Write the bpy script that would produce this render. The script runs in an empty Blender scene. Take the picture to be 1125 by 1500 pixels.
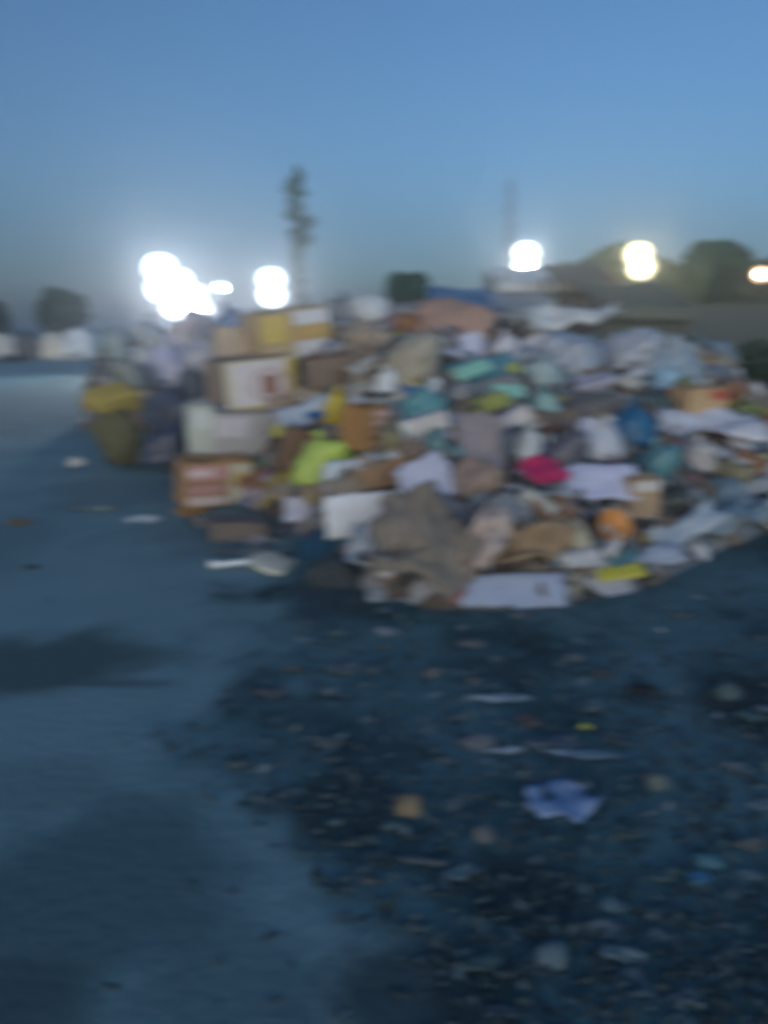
import bpy, bmesh, math, random
import numpy as np
from mathutils import Vector, Matrix, Euler, noise

S = bpy.context.scene
COL = S.collection
R = math.radians
random.seed(11)

# ------------------------------------------------------------------ camera
CAM = Vector((0.0, 0.0, 1.5))
PITCH = R(14.5)
cd = bpy.data.cameras.new('camera')
co = bpy.data.objects.new('camera', cd)
COL.objects.link(co)
S.camera = co
co.location = CAM
co.rotation_euler = (R(90) - PITCH, 0, 0)
cd.sensor_width = 36
cd.lens = 26
cd.clip_start = 0.05
cd.clip_end = 2000
# the photograph is soft all over: the lens is focused far too close
cd.dof.use_dof = True
cd.dof.focus_distance = 0.3
cd.dof.aperture_fstop = 9.4
cd.dof.aperture_ratio = 0.36

# ------------------------------------------------------------------ sky, sun
SUN_EL, SUN_ROT = R(8), R(208)
W = bpy.data.worlds.new('World')
S.world = W
W.use_nodes = True
wn = W.node_tree.nodes
sky = wn.new('ShaderNodeTexSky')
sky.sky_type = 'NISHITA'
sky.sun_disc = False
sky.sun_elevation = SUN_EL
sky.sun_rotation = SUN_ROT
sky.air_density = 1.0
sky.dust_density = 2.0
sky.ozone_density = 4.0
W.node_tree.links.new(sky.outputs[0], wn['Background'].inputs[0])
wn['Background'].inputs[1].default_value = 0.12
sl = bpy.data.lights.new('sun', 'SUN')
sl.energy = 0.78
sl.angle = R(40)
sl.color = (0.86, 0.95, 1.0)
so = bpy.data.objects.new('sun', sl)
COL.objects.link(so)
so.rotation_euler = (R(90) - SUN_EL, 0, R(28))          # light travels towards +Y, from behind the camera
S.view_settings.view_transform = 'Standard'
S.view_settings.look = 'None'
S.view_settings.exposure = 0.5
S.view_settings.gamma = 1
S.cycles.use_denoising = True
S.cycles.max_bounces = 6
S.cycles.volume_bounces = 1
S.cycles.sample_clamp_indirect = 4

# ------------------------------------------------------------------ pixel <-> place (1125 x 1500 photograph)
FPX = 26 / 36 * 1500
FWD = Vector((0, math.cos(PITCH), -math.sin(PITCH)))
UPV = Vector((0, math.sin(PITCH), math.cos(PITCH)))


def ray(px, py):
    return (FWD + Vector((1, 0, 0)) * ((px - 562.5) / FPX) + UPV * ((750 - py) / FPX)).normalized()


def proj(p):
    d = Vector(p) - CAM
    z = d.dot(FWD)
    return (562.5 + d.x / z * FPX, 750 - d.dot(UPV) / z * FPX)


def depth(p):
    return (Vector(p) - CAM).dot(FWD)


def at_y(px, py, Y):
    d = ray(px, py)
    return CAM + d * (Y / d.y)


def ground(px, py):
    d = ray(px, py)
    return CAM + d * (-CAM.z / d.z)


def lerp(t, a):
    return float(np.interp(t, [p[0] for p in a], [p[1] for p in a]))


def sstep(a, b, x):
    t = min(1, max(0, (x - a) / (b - a)))
    return t * t * (3 - 2 * t)


FRONT = [(-3, 7.5), (-1.9, 7.2), (-1.6, 6.7), (-1.2, 6.25), (-0.8, 5.6), (-0.45, 4.8), (-0.1, 4.0), (0.3, 3.72), (1.0, 3.75), (1.6, 4.1), (2.3, 4.8), (3.3, 5.6), (5, 6.6), (8, 8)]
RIDGE = [(-2.2, 0.0), (-1.75, 0.75), (-1.3, 1.15), (-0.9, 1.35), (-0.3, 1.50), (0.2, 1.62), (0.6, 1.62), (1.0, 1.45), (1.6, 1.36), (2.6, 1.30), (3.2, 1.24), (3.45, 0.95), (4.0, 0.6), (5.5, 0.35), (7, 0)]


def mound(x, y):
    yf = lerp(x, FRONT)
    yr = max(7.6, yf + 1.2)
    zr = lerp(x, RIDGE)
    if y < yf:
        z = 0
    elif y < yr:
        z = zr * ((y - yf) / (yr - yf)) ** 0.72
    else:
        z = zr * max(0, 1 - (y - yr) / 2.6)
    # the lower hazy heap behind on the left
    q = max(0, 1 - ((x + 3.0) / 1.6) ** 4 - ((y - 12.0) / 1.9) ** 2)
    z = max(z, 1.35 * q ** 0.5)
    if z > 0.01:
        z += 0.07 * noise.noise(Vector((x * 2.1, y * 2.1, 3))) + 0.035 * noise.noise(Vector((x * 6, y * 6, 8)))
    return z - 0.012 if z < 0.01 else z


def normal(x, y, e=0.18):
    return Vector((mound(x - e, y) - mound(x + e, y), mound(x, y - e) - mound(x, y + e), 2 * e)).normalized()


def hit(px, py):
    d = ray(px, py)
    t = 1.2
    while t < 60:
        p = CAM + d * t
        if p.z < max(0, mound(p.x, p.y)):
            return p
        t += 0.02
    return CAM + d * 9.0


# ------------------------------------------------------------------ materials
MATS = {}


def node_mat(name):
    m = bpy.data.materials.new(name)
    m.use_nodes = True
    return m, m.node_tree.nodes, m.node_tree.links, m.node_tree.nodes['Principled BSDF']


def mat(kind, c, rough=None):
    key = (kind, tuple(round(v, 3) for v in c))
    if key in MATS:
        return MATS[key]
    m, n, l, b = node_mat(kind)
    spec = {  # roughness, dirt amount, noise scale, bump, bump scale
        'plastic_film': (0.32, 0.35, 5, 0.5, 16), 'cardboard': (0.85, 0.45, 4, 0.15, 60), 'paper': (0.75, 0.30, 6, 0.2, 25),
        'cloth': (0.95, 0.40, 7, 0.5, 90), 'hard_plastic': (0.38, 0.25, 6, 0.1, 30), 'metal': (0.5, 0.3, 8, 0.1, 40),
        'leaf': (0.6, 0.5, 1.2, 0.0, 1), 'bark': (0.95, 0.5, 6, 0.6, 30), 'wood': (0.9, 0.4, 8, 0.3, 40), 'stone': (0.9, 0.4, 12, 0.4, 40)}[kind]
    tc = n.new('ShaderNodeTexCoord')
    info = n.new('ShaderNodeObjectInfo')
    add = n.new('ShaderNodeVectorMath')
    add.operation = 'ADD'
    mul = n.new('ShaderNodeVectorMath')
    mul.operation = 'SCALE'
    l.new(info.outputs['Location'], mul.inputs[0])
    mul.inputs['Scale'].default_value = 3.7
    l.new(tc.outputs['Object'], add.inputs[0])
    l.new(mul.outputs[0], add.inputs[1])
    nz = n.new('ShaderNodeTexNoise')
    nz.inputs['Scale'].default_value = spec[2]
    nz.inputs['Detail'].default_value = 6
    nz.inputs['Roughness'].default_value = 0.65
    l.new(add.outputs[0], nz.inputs['Vector'])
    rp = n.new('ShaderNodeValToRGB')
    rp.color_ramp.elements[0].position = 0.38
    rp.color_ramp.elements[1].position = 0.72
    dirt = [v * 0.35 + 0.04 * w for v, w in zip(c, (1.0, 0.8, 0.6))]
    mix_c = [c[i] * (1 - spec[1]) + dirt[i] * spec[1] for i in range(3)]
    rp.color_ramp.elements[0].color = (*c, 1)
    rp.color_ramp.elements[1].color = (*mix_c, 1)
    l.new(nz.outputs['Fac'], rp.inputs[0])
    l.new(rp.outputs[0], b.inputs['Base Color'])
    b.inputs['Roughness'].default_value = rough if rough is not None else spec[0]
    if spec[3]:
        n2 = n.new('ShaderNodeTexNoise')
        n2.inputs['Scale'].default_value = spec[4]
        n2.inputs['Detail'].default_value = 5
        l.new(add.outputs[0], n2.inputs['Vector'])
        bp = n.new('ShaderNodeBump')
        bp.inputs['Strength'].default_value = spec[3]
        bp.inputs['Distance'].default_value = 0.02
        l.new(n2.outputs['Fac'], bp.inputs['Height'])
        l.new(bp.outputs[0], b.inputs['Normal'])
    MATS[key] = m
    return m


def ground_mat(name, cols, scale, rough=0.95, bump=0.5, cell=0):
    m, n, l, b = node_mat(name)
    tc = n.new('ShaderNodeTexCoord')
    nz = n.new('ShaderNodeTexNoise')
    nz.inputs['Scale'].default_value = scale
    nz.inputs['Detail'].default_value = 9
    nz.inputs['Roughness'].default_value = 0.62
    l.new(tc.outputs['Object'], nz.inputs['Vector'])
    rp = n.new('ShaderNodeValToRGB')
    els = rp.color_ramp.elements
    while len(els) < len(cols):
        els.new(0.5)
    for i, c in enumerate(cols):
        els[i].position = 0.3 + 0.4 * i / (len(cols) - 1)
        els[i].color = (*c, 1)
    l.new(nz.outputs['Fac'], rp.inputs[0])
    last = rp.outputs[0]
    if cell:
        vo = n.new('ShaderNodeTexVoronoi')
        vo.inputs['Scale'].default_value = cell
        l.new(tc.outputs['Object'], vo.inputs['Vector'])
        mx = n.new('ShaderNodeMix')
        mx.data_type = 'RGBA'
        mx.blend_type = 'MULTIPLY'
        mx.inputs['Factor'].default_value = 0.7
        l.new(last, mx.inputs[6])
        sep = n.new('ShaderNodeSeparateColor')
        l.new(vo.outputs['Color'], sep.inputs[0])
        r2 = n.new('ShaderNodeValToRGB')
        r2.color_ramp.elements[0].color = (0.35, 0.35, 0.35, 1)
        r2.color_ramp.elements[1].color = (1.5, 1.5, 1.5, 1)
        l.new(sep.outputs[0], r2.inputs[0])
        l.new(r2.outputs[0], mx.inputs[7])
        last = mx.outputs[2]
    l.new(last, b.inputs['Base Color'])
    b.inputs['Roughness'].default_value = rough
    n2 = n.new('ShaderNodeTexNoise')
    n2.inputs['Scale'].default_value = 22
    n2.inputs['Detail'].default_value = 8
    l.new(tc.outputs['Object'], n2.inputs['Vector'])
    bp = n.new('ShaderNodeBump')
    bp.inputs['Strength'].default_value = bump
    bp.inputs['Distance'].default_value = 0.03
    l.new(n2.outputs['Fac'], bp.inputs['Height'])
    l.new(bp.outputs[0], b.inputs['Normal'])
    return m


def heap_mat():
    m, n, l, b = node_mat('compacted_rubbish')
    tc = n.new('ShaderNodeTexCoord')
    nz = n.new('ShaderNodeTexNoise')
    nz.inputs['Scale'].default_value = 5
    nz.inputs['Detail'].default_value = 4
    l.new(tc.outputs['Object'], nz.inputs['Vector'])
    ad = n.new('ShaderNodeVectorMath')
    ad.operation = 'MULTIPLY_ADD'
    l.new(nz.outputs['Color'], ad.inputs[0])
    ad.inputs[1].default_value = (0.25, 0.25, 0.25)
    l.new(tc.outputs['Object'], ad.inputs[2])
    vo = n.new('ShaderNodeTexVoronoi')
    vo.inputs['Scale'].default_value = 8
    l.new(ad.outputs[0], vo.inputs['Vector'])
    sep = n.new('ShaderNodeSeparateColor')
    l.new(vo.outputs['Color'], sep.inputs[0])
    rp = n.new('ShaderNodeValToRGB')
    rp.color_ramp.interpolation = 'CONSTANT'
    pal = [(.05, .045, .04), (.16, .14, .12), (.30, .29, .29), (.10, .12, .13), (.22, .16, .11), (.42, .42, .44), (.07, .07, .07), (.18, .20, .22), (.13, .10, .08)]
    els = rp.color_ramp.elements
    while len(els) < len(pal):
        els.new(0.5)
    for i, c in enumerate(pal):
        els[i].position = i / len(pal)
        els[i].color = (*c, 1)
    l.new(sep.outputs[0], rp.inputs[0])
    l.new(rp.outputs[0], b.inputs['Base Color'])
    b.inputs['Roughness'].default_value = 0.8
    bp = n.new('ShaderNodeBump')
    bp.inputs['Strength'].default_value = 0.8
    bp.inputs['Distance'].default_value = 0.05
    l.new(sep.outputs[1], bp.inputs['Height'])
    l.new(bp.outputs[0], b.inputs['Normal'])
    return m


def emit_mat(name, c, strength):
    m, n, l, b = node_mat(name)
    b.inputs['Base Color'].default_value = (*c, 1)
    b.inputs['Emission Color'].default_value = (*c, 1)
    b.inputs['Emission Strength'].default_value = strength
    return m


# ------------------------------------------------------------------ mesh helpers
def mesh_obj(name, verts, faces, m, parent=None, smooth=False, fmat=None):
    me = bpy.data.meshes.new(name)
    me.from_pydata([tuple(v) for v in verts], [], [tuple(f) for f in faces])
    for mm in (m if isinstance(m, (list, tuple)) else [m]):
        me.materials.append(mm)
    if smooth:
        me.polygons.foreach_set('use_smooth', [True] * len(me.polygons))
    if fmat is not None:
        me.polygons.foreach_set('material_index', fmat)
    me.update()
    o = bpy.data.objects.new(name, me)
    COL.objects.link(o)
    if parent:
        o.parent = parent
    return o


def bm_obj(name, bm, m, parent=None, smooth=False):
    bmesh.ops.recalc_face_normals(bm, faces=bm.faces)
    me = bpy.data.meshes.new(name)
    bm.to_mesh(me)
    bm.free()
    for mm in (m if isinstance(m, (list, tuple)) else [m]):
        me.materials.append(mm)
    if smooth:
        me.polygons.foreach_set('use_smooth', [True] * len(me.polygons))
    o = bpy.data.objects.new(name, me)
    COL.objects.link(o)
    if parent:
        o.parent = parent
    return o


def box(bm, c, s, rot=(0, 0, 0), bevel=0.0):
    M = Matrix.Translation(c) @ Euler(rot).to_matrix().to_4x4() @ Matrix.Diagonal((*s, 1))
    r = bmesh.ops.create_cube(bm, size=1, matrix=M)
    if bevel:
        es = list({e for v in r['verts'] for e in v.link_edges})
        bmesh.ops.bevel(bm, geom=es, offset=bevel, segments=2, affect='EDGES', profile=0.6)
    return r


def lathe(bm, prof, seg=20, axis=Matrix.Identity(4)):
    rings = []
    for r, z in prof:
        rings.append([bm.verts.new(axis @ Vector((r * math.cos(2 * math.pi * k / seg), r * math.sin(2 * math.pi * k / seg), z))) for k in range(seg)])
    for a, b in zip(rings, rings[1:]):
        for k in range(seg):
            bm.faces.new((a[k], a[(k + 1) % seg], b[(k + 1) % seg], b[k]))
    bm.faces.new(rings[0])
    bm.faces.new(rings[-1])


def tube(bm, pts, rad, seg=8):
    rings = []
    for i, p in enumerate(pts):
        a = pts[max(0, i - 1)]
        b = pts[min(len(pts) - 1, i + 1)]
        q = (Vector(b) - Vector(a)).to_track_quat('Z', 'Y')
        r = rad[i] if isinstance(rad, (list, tuple)) else rad
        rings.append([bm.verts.new(Vector(p) + q @ Vector((r * math.cos(2 * math.pi * k / seg), r * math.sin(2 * math.pi * k / seg), 0))) for k in range(seg)])
    for a, b in zip(rings, rings[1:]):
        for k in range(seg):
            bm.faces.new((a[k], a[(k + 1) % seg], b[(k + 1) % seg], b[k]))
    bm.faces.new(rings[0])
    bm.faces.new(rings[-1])


_seed = [0]


def blob_mesh(w, d, h, sub=4, crumple=0.14, lump=0.22, flat=0.5):
    """a slack, creased sack: an irregular many-sided body with ridged folds; base at z=0"""
    _seed[0] += 1
    rn = random.Random(_seed[0] * 17 + 3)
    sd = Vector((_seed[0] * 7.3, _seed[0] * 3.1, 0))
    planes = []
    for k in range(17):
        v = Vector((rn.gauss(0, 1), rn.gauss(0, 1), rn.gauss(0, .8))).normalized()
        planes.append((v, rn.uniform(.62, 1.0 + lump)))
    bm = bmesh.new()
    bmesh.ops.create_icosphere(bm, subdivisions=sub, radius=1)
    for v in bm.verts:
        p = v.co.copy()
        r = 1.25
        acc = 0.0
        for q, dd in planes:
            c = p.dot(q)
            if c > .15:
                acc += (c / dd) ** 9
        if acc > 0:
            r = min(r, acc ** (-1 / 9))
        k = r * (1 + lump * .7 * noise.noise(p * 1.3 + sd) + crumple * 1.2 * (0.5 - abs(noise.noise(p * 2.4 + sd))) + crumple * 0.8 * (0.4 - abs(noise.noise(p * 5.5 - sd))))
        p *= k
        p.z = max(p.z, -flat - 0.05 * noise.noise(p * 3 + sd))
        if p.z < 0:
            p.x *= 1 + 0.22 * -p.z
            p.y *= 1 + 0.22 * -p.z
        p.x += .25 * p.z * math.sin(_seed[0])
        v.co = p
    xs = [v.co.x for v in bm.verts]
    ys = [v.co.y for v in bm.verts]
    zs = [v.co.z for v in bm.verts]
    for v in bm.verts:
        v.co.x = (v.co.x - (min(xs) + max(xs)) / 2) / (max(xs) - min(xs)) * w
        v.co.y = (v.co.y - (min(ys) + max(ys)) / 2) / (max(ys) - min(ys)) * d
        v.co.z = (v.co.z - min(zs)) / (max(zs) - min(zs)) * h
    return bm


def sheet_bm(w, l, amp=0.03, th=0.006, n=16, jag=0.05, fold=0.0, curl=0.0, rnd=0.0):
    """a bent sheet in its own XY plane, centred, with a front and a back and a torn outline"""
    _seed[0] += 1
    sd = Vector((_seed[0] * 5.7, _seed[0] * 2.3, 0))
    m = max(6, min(26, int(n * l / max(w, 0.01))))
    top, bot = [], []
    bm = bmesh.new()
    for j in range(m + 1):
        a, b = [], []
        for i in range(n + 1):
            u, v = i / n - 0.5, j / m - 0.5
            x, y = u * w, v * l
            if rnd:
                x *= 1 - rnd * (1 - math.sqrt(1 - 2 * v * v))* 1.5
                y *= 1 - rnd * (1 - math.sqrt(1 - 2 * u * u)) * 1.5
            ex = jag * min(w, l) * noise.noise(Vector((v * 3.2, (u > 0) * 9, 0)) + sd) * abs(u) * 2
            ey = jag * min(w, l) * noise.noise(Vector((u * 3.2, (v > 0) * 9, 4)) + sd) * abs(v) * 2
            z = amp * (1.3 * noise.noise(Vector((u * 2.2, v * 2.2, 0)) + sd) + 0.7 * (0.4 - abs(noise.noise(Vector((u * 4.5, v * 4.5, 2)) + sd))))
            z += fold * abs(u) * w + curl * (u * u + v * v) * max(w, l)
            a.append(bm.verts.new((x + ex, y + ey, z + th)))
            b.append(bm.verts.new((x + ex, y + ey, z)))
        top.append(a)
        bot.append(b)
    for j in range(m):
        for i in range(n):
            bm.faces.new((top[j][i], top[j][i + 1], top[j + 1][i + 1], top[j + 1][i]))
            bm.faces.new((bot[j][i], bot[j + 1][i], bot[j + 1][i + 1], bot[j][i + 1]))
    for j in range(m):
        bm.faces.new((top[j][0], top[j + 1][0], bot[j + 1][0], bot[j][0]))
        bm.faces.new((top[j][n], bot[j][n], bot[j + 1][n], top[j + 1][n]))
    for i in range(n):
        bm.faces.new((top[0][i], bot[0][i], bot[0][i + 1], top[0][i + 1]))
        bm.faces.new((top[m][i], top[m][i + 1], bot[m][i + 1], bot[m][i]))
    return bm


def tag(o, label, cat, group=None, kind=None):
    if kind:
        o['kind'] = kind
    if label:
        o['label'] = label
    if cat:
        o['category'] = cat
    if group:
        o['group'] = group
    return o


def empty(name, loc=(0, 0, 0), rot=(0, 0, 0)):
    o = bpy.data.objects.new(name, None)
    o.empty_display_size = 0.1
    COL.objects.link(o)
    o.location = loc
    o.rotation_euler = rot
    return o


# ================================================================== SETTING
# ground: one sheet to the horizon
def grid_sheet(name, x0, x1, y0, y1, nx, ny, zf, m, kind='structure'):
    vs, fs = [], []
    for j in range(ny + 1):
        for i in range(nx + 1):
            x = x0 + (x1 - x0) * i / nx
            y = y0 + (y1 - y0) * j / ny
            vs.append((x, y, zf(x, y)))
    for j in range(ny):
        for i in range(nx):
            a = j * (nx + 1) + i
            fs.append((a, a + 1, a + nx + 2, a + nx + 1))
    o = mesh_obj(name, vs, fs, m, smooth=True)
    if kind:
        o['kind'] = kind
    return o


def soil_colour(n, l, tc):
    """loose dark gravelly soil: large wet near-black patches, dusty paler ones, fine grain"""
    def nz(scale, det, rough):
        t = n.new('ShaderNodeTexNoise')
        t.inputs['Scale'].default_value = scale
        t.inputs['Detail'].default_value = det
        t.inputs['Roughness'].default_value = rough
        l.new(tc.outputs['Object'], t.inputs['Vector'])
        return t
    a, b_ = nz(1.15, 6, .6), nz(14, 6, .7)
    ad = n.new('ShaderNodeMath')
    ad.operation = 'MULTIPLY_ADD'
    l.new(b_.outputs['Fac'], ad.inputs[0])
    ad.inputs[1].default_value = .35
    l.new(a.outputs['Fac'], ad.inputs[2])
    rp = n.new('ShaderNodeValToRGB')
    els = rp.color_ramp.elements
    cols = [(.50, (.010, .024, .028)), (.60, (.036, .086, .097)), (.70, (.070, .148, .166)), (.84, (.11, .19, .21))]
    while len(els) < len(cols):
        els.new(.5)
    for e, (p_, c_) in zip(els, cols):
        e.position = p_
        e.color = (*c_, 1)
    l.new(ad.outputs[0], rp.inputs[0])
    return rp.outputs[0]


M_SOIL, _n, _l, _b = node_mat('dark_gravelly_soil')
_l.new(soil_colour(_n, _l, _n.new('ShaderNodeTexCoord')), _b.inputs['Base Color'])
_b.inputs['Roughness'].default_value = .95
M_ROAD = ground_mat('worn_road_surface', [(.12, .20, .215), (.17, .275, .295), (.195, .30, .32)], 0.9, bump=0.25, cell=0)
M_DAMP = None  # ('damp_soil', [(.035, .05, .048), (.06, .075, .075), (.045, .06, .058)], 2.2, bump=0.6)

vs = [(-900, -60, 0), (900, -60, 0), (900, 1400, 0), (-900, 1400, 0)]
g = mesh_obj('ground', vs, [(0, 1, 2, 3)], M_SOIL)
g['kind'] = 'structure'


LIM = ([700, 760, 800, 840, 900, 945, 1015, 1075, 1105, 1150, 1190, 1260, 1335, 1375, 1440, 1640], [560, 500, 440, 425, 400, 372, 330, 262, 280, 340, 400, 440, 480, 545, 600, 700])


def soil_share(x, y):
    """how far the loose dark soil has spread over the road at this place (a mask between two real surfaces)"""
    px, py = proj((x, y, 0))
    if y < .6 or py > 2200:
        py = 2200
    e = px - float(np.interp(py, *LIM))
    v = Vector((x, y, 0))
    e += 150 * noise.noise(v * 1.6) + 95 * noise.noise(v * 4.5 + Vector((3, 0, 0))) + 50 * noise.noise(v * 11) + 40 * noise.noise(v * 23)
    return sstep(-75, 85, e)


xs = sorted(set([round(-14 + .5 * i, 3) for i in range(20)] + [round(-4 + .045 * i, 3) for i in range(200)]))
ys = [round(.25 + .045 * i, 3) for i in range(140)] + [6.55 + .4 * i for i in range(20)] + [15, 18, 22, 28, 36, 48, 62]
vs = [(x, y, .004) for y in ys for x in xs]
nx_ = len(xs)
fs = [(j * nx_ + i, j * nx_ + i + 1, (j + 1) * nx_ + i + 1, (j + 1) * nx_ + i) for j in range(len(ys) - 1) for i in range(nx_ - 1)]
rd = mesh_obj('road', vs, fs, M_ROAD, smooth=True)
rd['kind'] = 'structure'
at = rd.data.color_attributes.new('soil_share', 'FLOAT_COLOR', 'POINT')
buf = []
for v in vs:
    k = soil_share(v[0], v[1]) if v[1] < 7 else float(v[0] > -1.2 + .02 * v[1])
    buf += [k, k, k, 1]
at.data.foreach_set('color', buf)


def soil_over(m):
    n, l = m.node_tree.nodes, m.node_tree.links
    b = n['Principled BSDF']
    last = b.inputs['Base Color'].links[0].from_socket
    ca = n.new('ShaderNodeVertexColor')
    ca.layer_name = 'soil_share'
    tc = n.new('ShaderNodeTexCoord')
    sc_ = soil_colour(n, l, tc)
    mx = n.new('ShaderNodeMix')
    mx.data_type = 'RGBA'
    l.new(ca.outputs['Color'], mx.inputs[0])
    l.new(last, mx.inputs[6])
    l.new(sc_, mx.inputs[7])
    l.new(mx.outputs[2], b.inputs['Base Color'])


def tone_patches(m, patches):
    """damp patches and other tone changes put into the ground colour, each a ragged soft-edged ellipse at its place on the ground"""
    n, l = m.node_tree.nodes, m.node_tree.links
    b = n['Principled BSDF']
    last = b.inputs['Base Color'].links[0].from_socket
    tc = n.new('ShaderNodeTexCoord')
    nz = n.new('ShaderNodeTexNoise')
    nz.inputs['Scale'].default_value = 2.6
    nz.inputs['Detail'].default_value = 7
    l.new(tc.outputs['Object'], nz.inputs['Vector'])
    for (cx, cy, rx, ry, col, k) in patches:
        mp = n.new('ShaderNodeMapping')
        mp.inputs['Location'].default_value = (-cx / rx, -cy / ry, 0)
        mp.inputs['Scale'].default_value = (1 / rx, 1 / ry, 0)
        l.new(tc.outputs['Object'], mp.inputs[0])
        ln = n.new('ShaderNodeVectorMath')
        ln.operation = 'LENGTH'
        l.new(mp.outputs[0], ln.inputs[0])
        ma = n.new('ShaderNodeMath')
        ma.operation = 'MULTIPLY_ADD'
        l.new(nz.outputs['Fac'], ma.inputs[0])
        ma.inputs[1].default_value = 1.4
        l.new(ln.outputs['Value'], ma.inputs[2])
        mr = n.new('ShaderNodeMapRange')
        mr.interpolation_type = 'SMOOTHSTEP'
        mr.inputs[1].default_value = 1.25
        mr.inputs[2].default_value = 1.95
        mr.inputs[3].default_value = k
        mr.inputs[4].default_value = 0
        l.new(ma.outputs[0], mr.inputs[0])
        mx = n.new('ShaderNodeMix')
        mx.data_type = 'RGBA'
        l.new(mr.outputs[0], mx.inputs[0])
        l.new(last, mx.inputs[6])
        mx.inputs[7].default_value = (*col, 1)
        last = mx.outputs[2]
    l.new(last, b.inputs['Base Color'])


def tone_patch(px, py, wpx, hpx, col, k):
    p, q, r = ground(px, py), ground(px + wpx / 2, py), ground(px, py - hpx / 2)
    return (p.x, p.y, abs(q.x - p.x), abs(r.y - p.y), col, k)


tone_patches(M_ROAD, [tone_patch(70, 968, 330, 90, (.050, .090, .088), .9), tone_patch(170, 1003, 180, 16, (.045, .075, .08), .6), tone_patch(120, 1330, 420, 330, (.060, .115, .125), .8),
                tone_patch(330, 1440, 330, 200, (.070, .130, .140), .6), tone_patch(70, 1150, 240, 90, (.09, .15, .16), .4), tone_patch(400, 1090, 160, 90, (.06, .105, .115), .8), tone_patch(380, 1010, 90, 80, (.07, .115, .125), .6),
                tone_patch(330, 775, 190, 60, (.10, .13, .135), .6), tone_patch(200, 720, 330, 40, (.10, .155, .17), .5), tone_patch(20, 1480, 300, 160, (.045, .085, .092), .7), tone_patch(-20, 800, 200, 120, (.11, .18, .19), .6), tone_patch(50, 585, 330, 110, (.15, .175, .175), .8)])  # last one greys the floodlit far-left road, countering lamp spill in the colour
soil_over(M_ROAD)
BLACK = (.010, .016, .018)
tone_patches(M_ROAD, [tone_patch(1110, 1030, 200, 130, BLACK, .85), tone_patch(500, 1185, 200, 110, (.022, .036, .042), .8), tone_patch(610, 1450, 330, 170, BLACK, .75), tone_patch(770, 1310, 220, 120, (.016, .028, .032), .75),
                tone_patch(560, 1100, 180, 60, (.022, .036, .042), .6), tone_patch(935, 1020, 110, 40, BLACK, .7), tone_patch(760, 980, 260, 40, (.02, .036, .042), .5), tone_patch(480, 870, 130, 90, (.035, .055, .065), .8)])

# the compacted body of the heap
hm = grid_sheet('rubbish_debris', -5.2, 7.4, 3.4, 14.2, 180, 150, mound, heap_mat(), kind=None)
tag(hm, 'compacted mass of mixed rubbish between the larger pieces of the heap', None, kind='stuff')


# small scraps lying all over the heap: nobody could count them
def scraps(name, n, place, pal, size, mats, lab):
    vs, fs, fm = [], [], []
    for k in range(n):
        p, nm = place()
        s = random.uniform(*size)
        M = Matrix.Translation(p) @ nm.to_track_quat('Z', 'Y').to_matrix().to_4x4() @ Euler((random.gauss(0, .45), random.gauss(0, .45), random.uniform(0, 6.3))).to_matrix().to_4x4()
        b = len(vs)
        nn = 6
        for lev in (0.0, 1.0):
            for i in range(nn):
                a = 2 * math.pi * i / nn
                rr = s * random.uniform(.6, 1.15)
                vs.append(M @ Vector((rr * math.cos(a) * 1.4, rr * math.sin(a) * .8, s * (random.uniform(-.05, .25) + .22 * lev))))
        fs.append(tuple(range(b + nn - 1, b - 1, -1)))
        fs.append(tuple(range(b + nn, b + 2 * nn)))
        for i in range(nn):
            fs.append((b + i, b + (i + 1) % nn, b + nn + (i + 1) % nn, b + nn + i))
        fm += [random.choice(pal)] * (nn + 2)
    o = mesh_obj(name, vs, fs, mats, fmat=fm)
    tag(o, lab, None, kind='stuff')
    return o


def on_heap():
    while True:
        x, y = random.uniform(-5, 6), random.uniform(3.6, 13)
        z = mound(x, y)
        if z > 0.03:
            return Vector((x, y, z)), normal(x, y)


sm = [mat('paper', (.55, .56, .58)), mat('cardboard', (.22, .15, .10)), mat('plastic_film', (.20, .24, .27)), mat('plastic_film', (.06, .07, .08)),
      mat('cardboard', (.32, .25, .19)), mat('cloth', (.14, .13, .13)), mat('plastic_film', (.10, .22, .26)), mat('plastic_film', (.45, .36, .10)), mat('cloth', (.3, .14, .14))]
scraps('loose_litter', 4800, on_heap, [0, 0, 1, 1, 2, 2, 3, 3, 4, 5, 5, 6, 7, 8], (.02, .08), sm, 'small torn scraps of paper and plastic strewn over the heap')


def on_ground():
    while True:
        px, py = random.uniform(60, 1400), random.uniform(800, 1600)
        p = ground(px, py)
        if random.random() < soil_share(p.x, p.y) ** 1.5 + .012 and mound(p.x, p.y) < 0.01:
            return Vector((p.x, p.y, 0.0)), Vector((0, 0, 1))


gm = [mat('stone', (.060, .105, .118)), mat('stone', (.085, .135, .15)), mat('stone', (.10, .14, .15)), mat('stone', (.034, .060, .068)), mat('paper', (.17, .22, .24))]
scraps('gravel', 4200, on_ground, [0, 0, 0, 1, 3, 3, 3], (.005, .024), gm, 'dark loose gravel in front of the heap')
scraps('litter', 300, lambda: next(q for q in iter(on_ground, 0) if q[0].y > 1.9), [1, 2, 4], (.012, .03), gm, 'tiny pale litter trodden into the dark gravel')

# ================================================================== RUBBISH
LAND = []       # (px, py, short phrase) of every traced piece


def frame_at(p, lean, yaw, roll):
    """orientation of a sheet: lean 0 = flat on the floor, 90 = standing up facing the camera"""
    return Matrix.Rotation(yaw, 4, 'Z') @ Matrix.Rotation(lean, 4, 'X') @ Matrix.Rotation(roll, 4, 'Z')


def px_scale(p):
    return depth(p) / FPX


def base_of(cx, cy, w, h, Y=None):
    p = at_y(cx, cy + h / 2, Y) if Y else hit(cx, cy + h / 2)
    return p


RECTS = []


def register(cx, cy, short):
    LAND.append((cx, cy, short))


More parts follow.
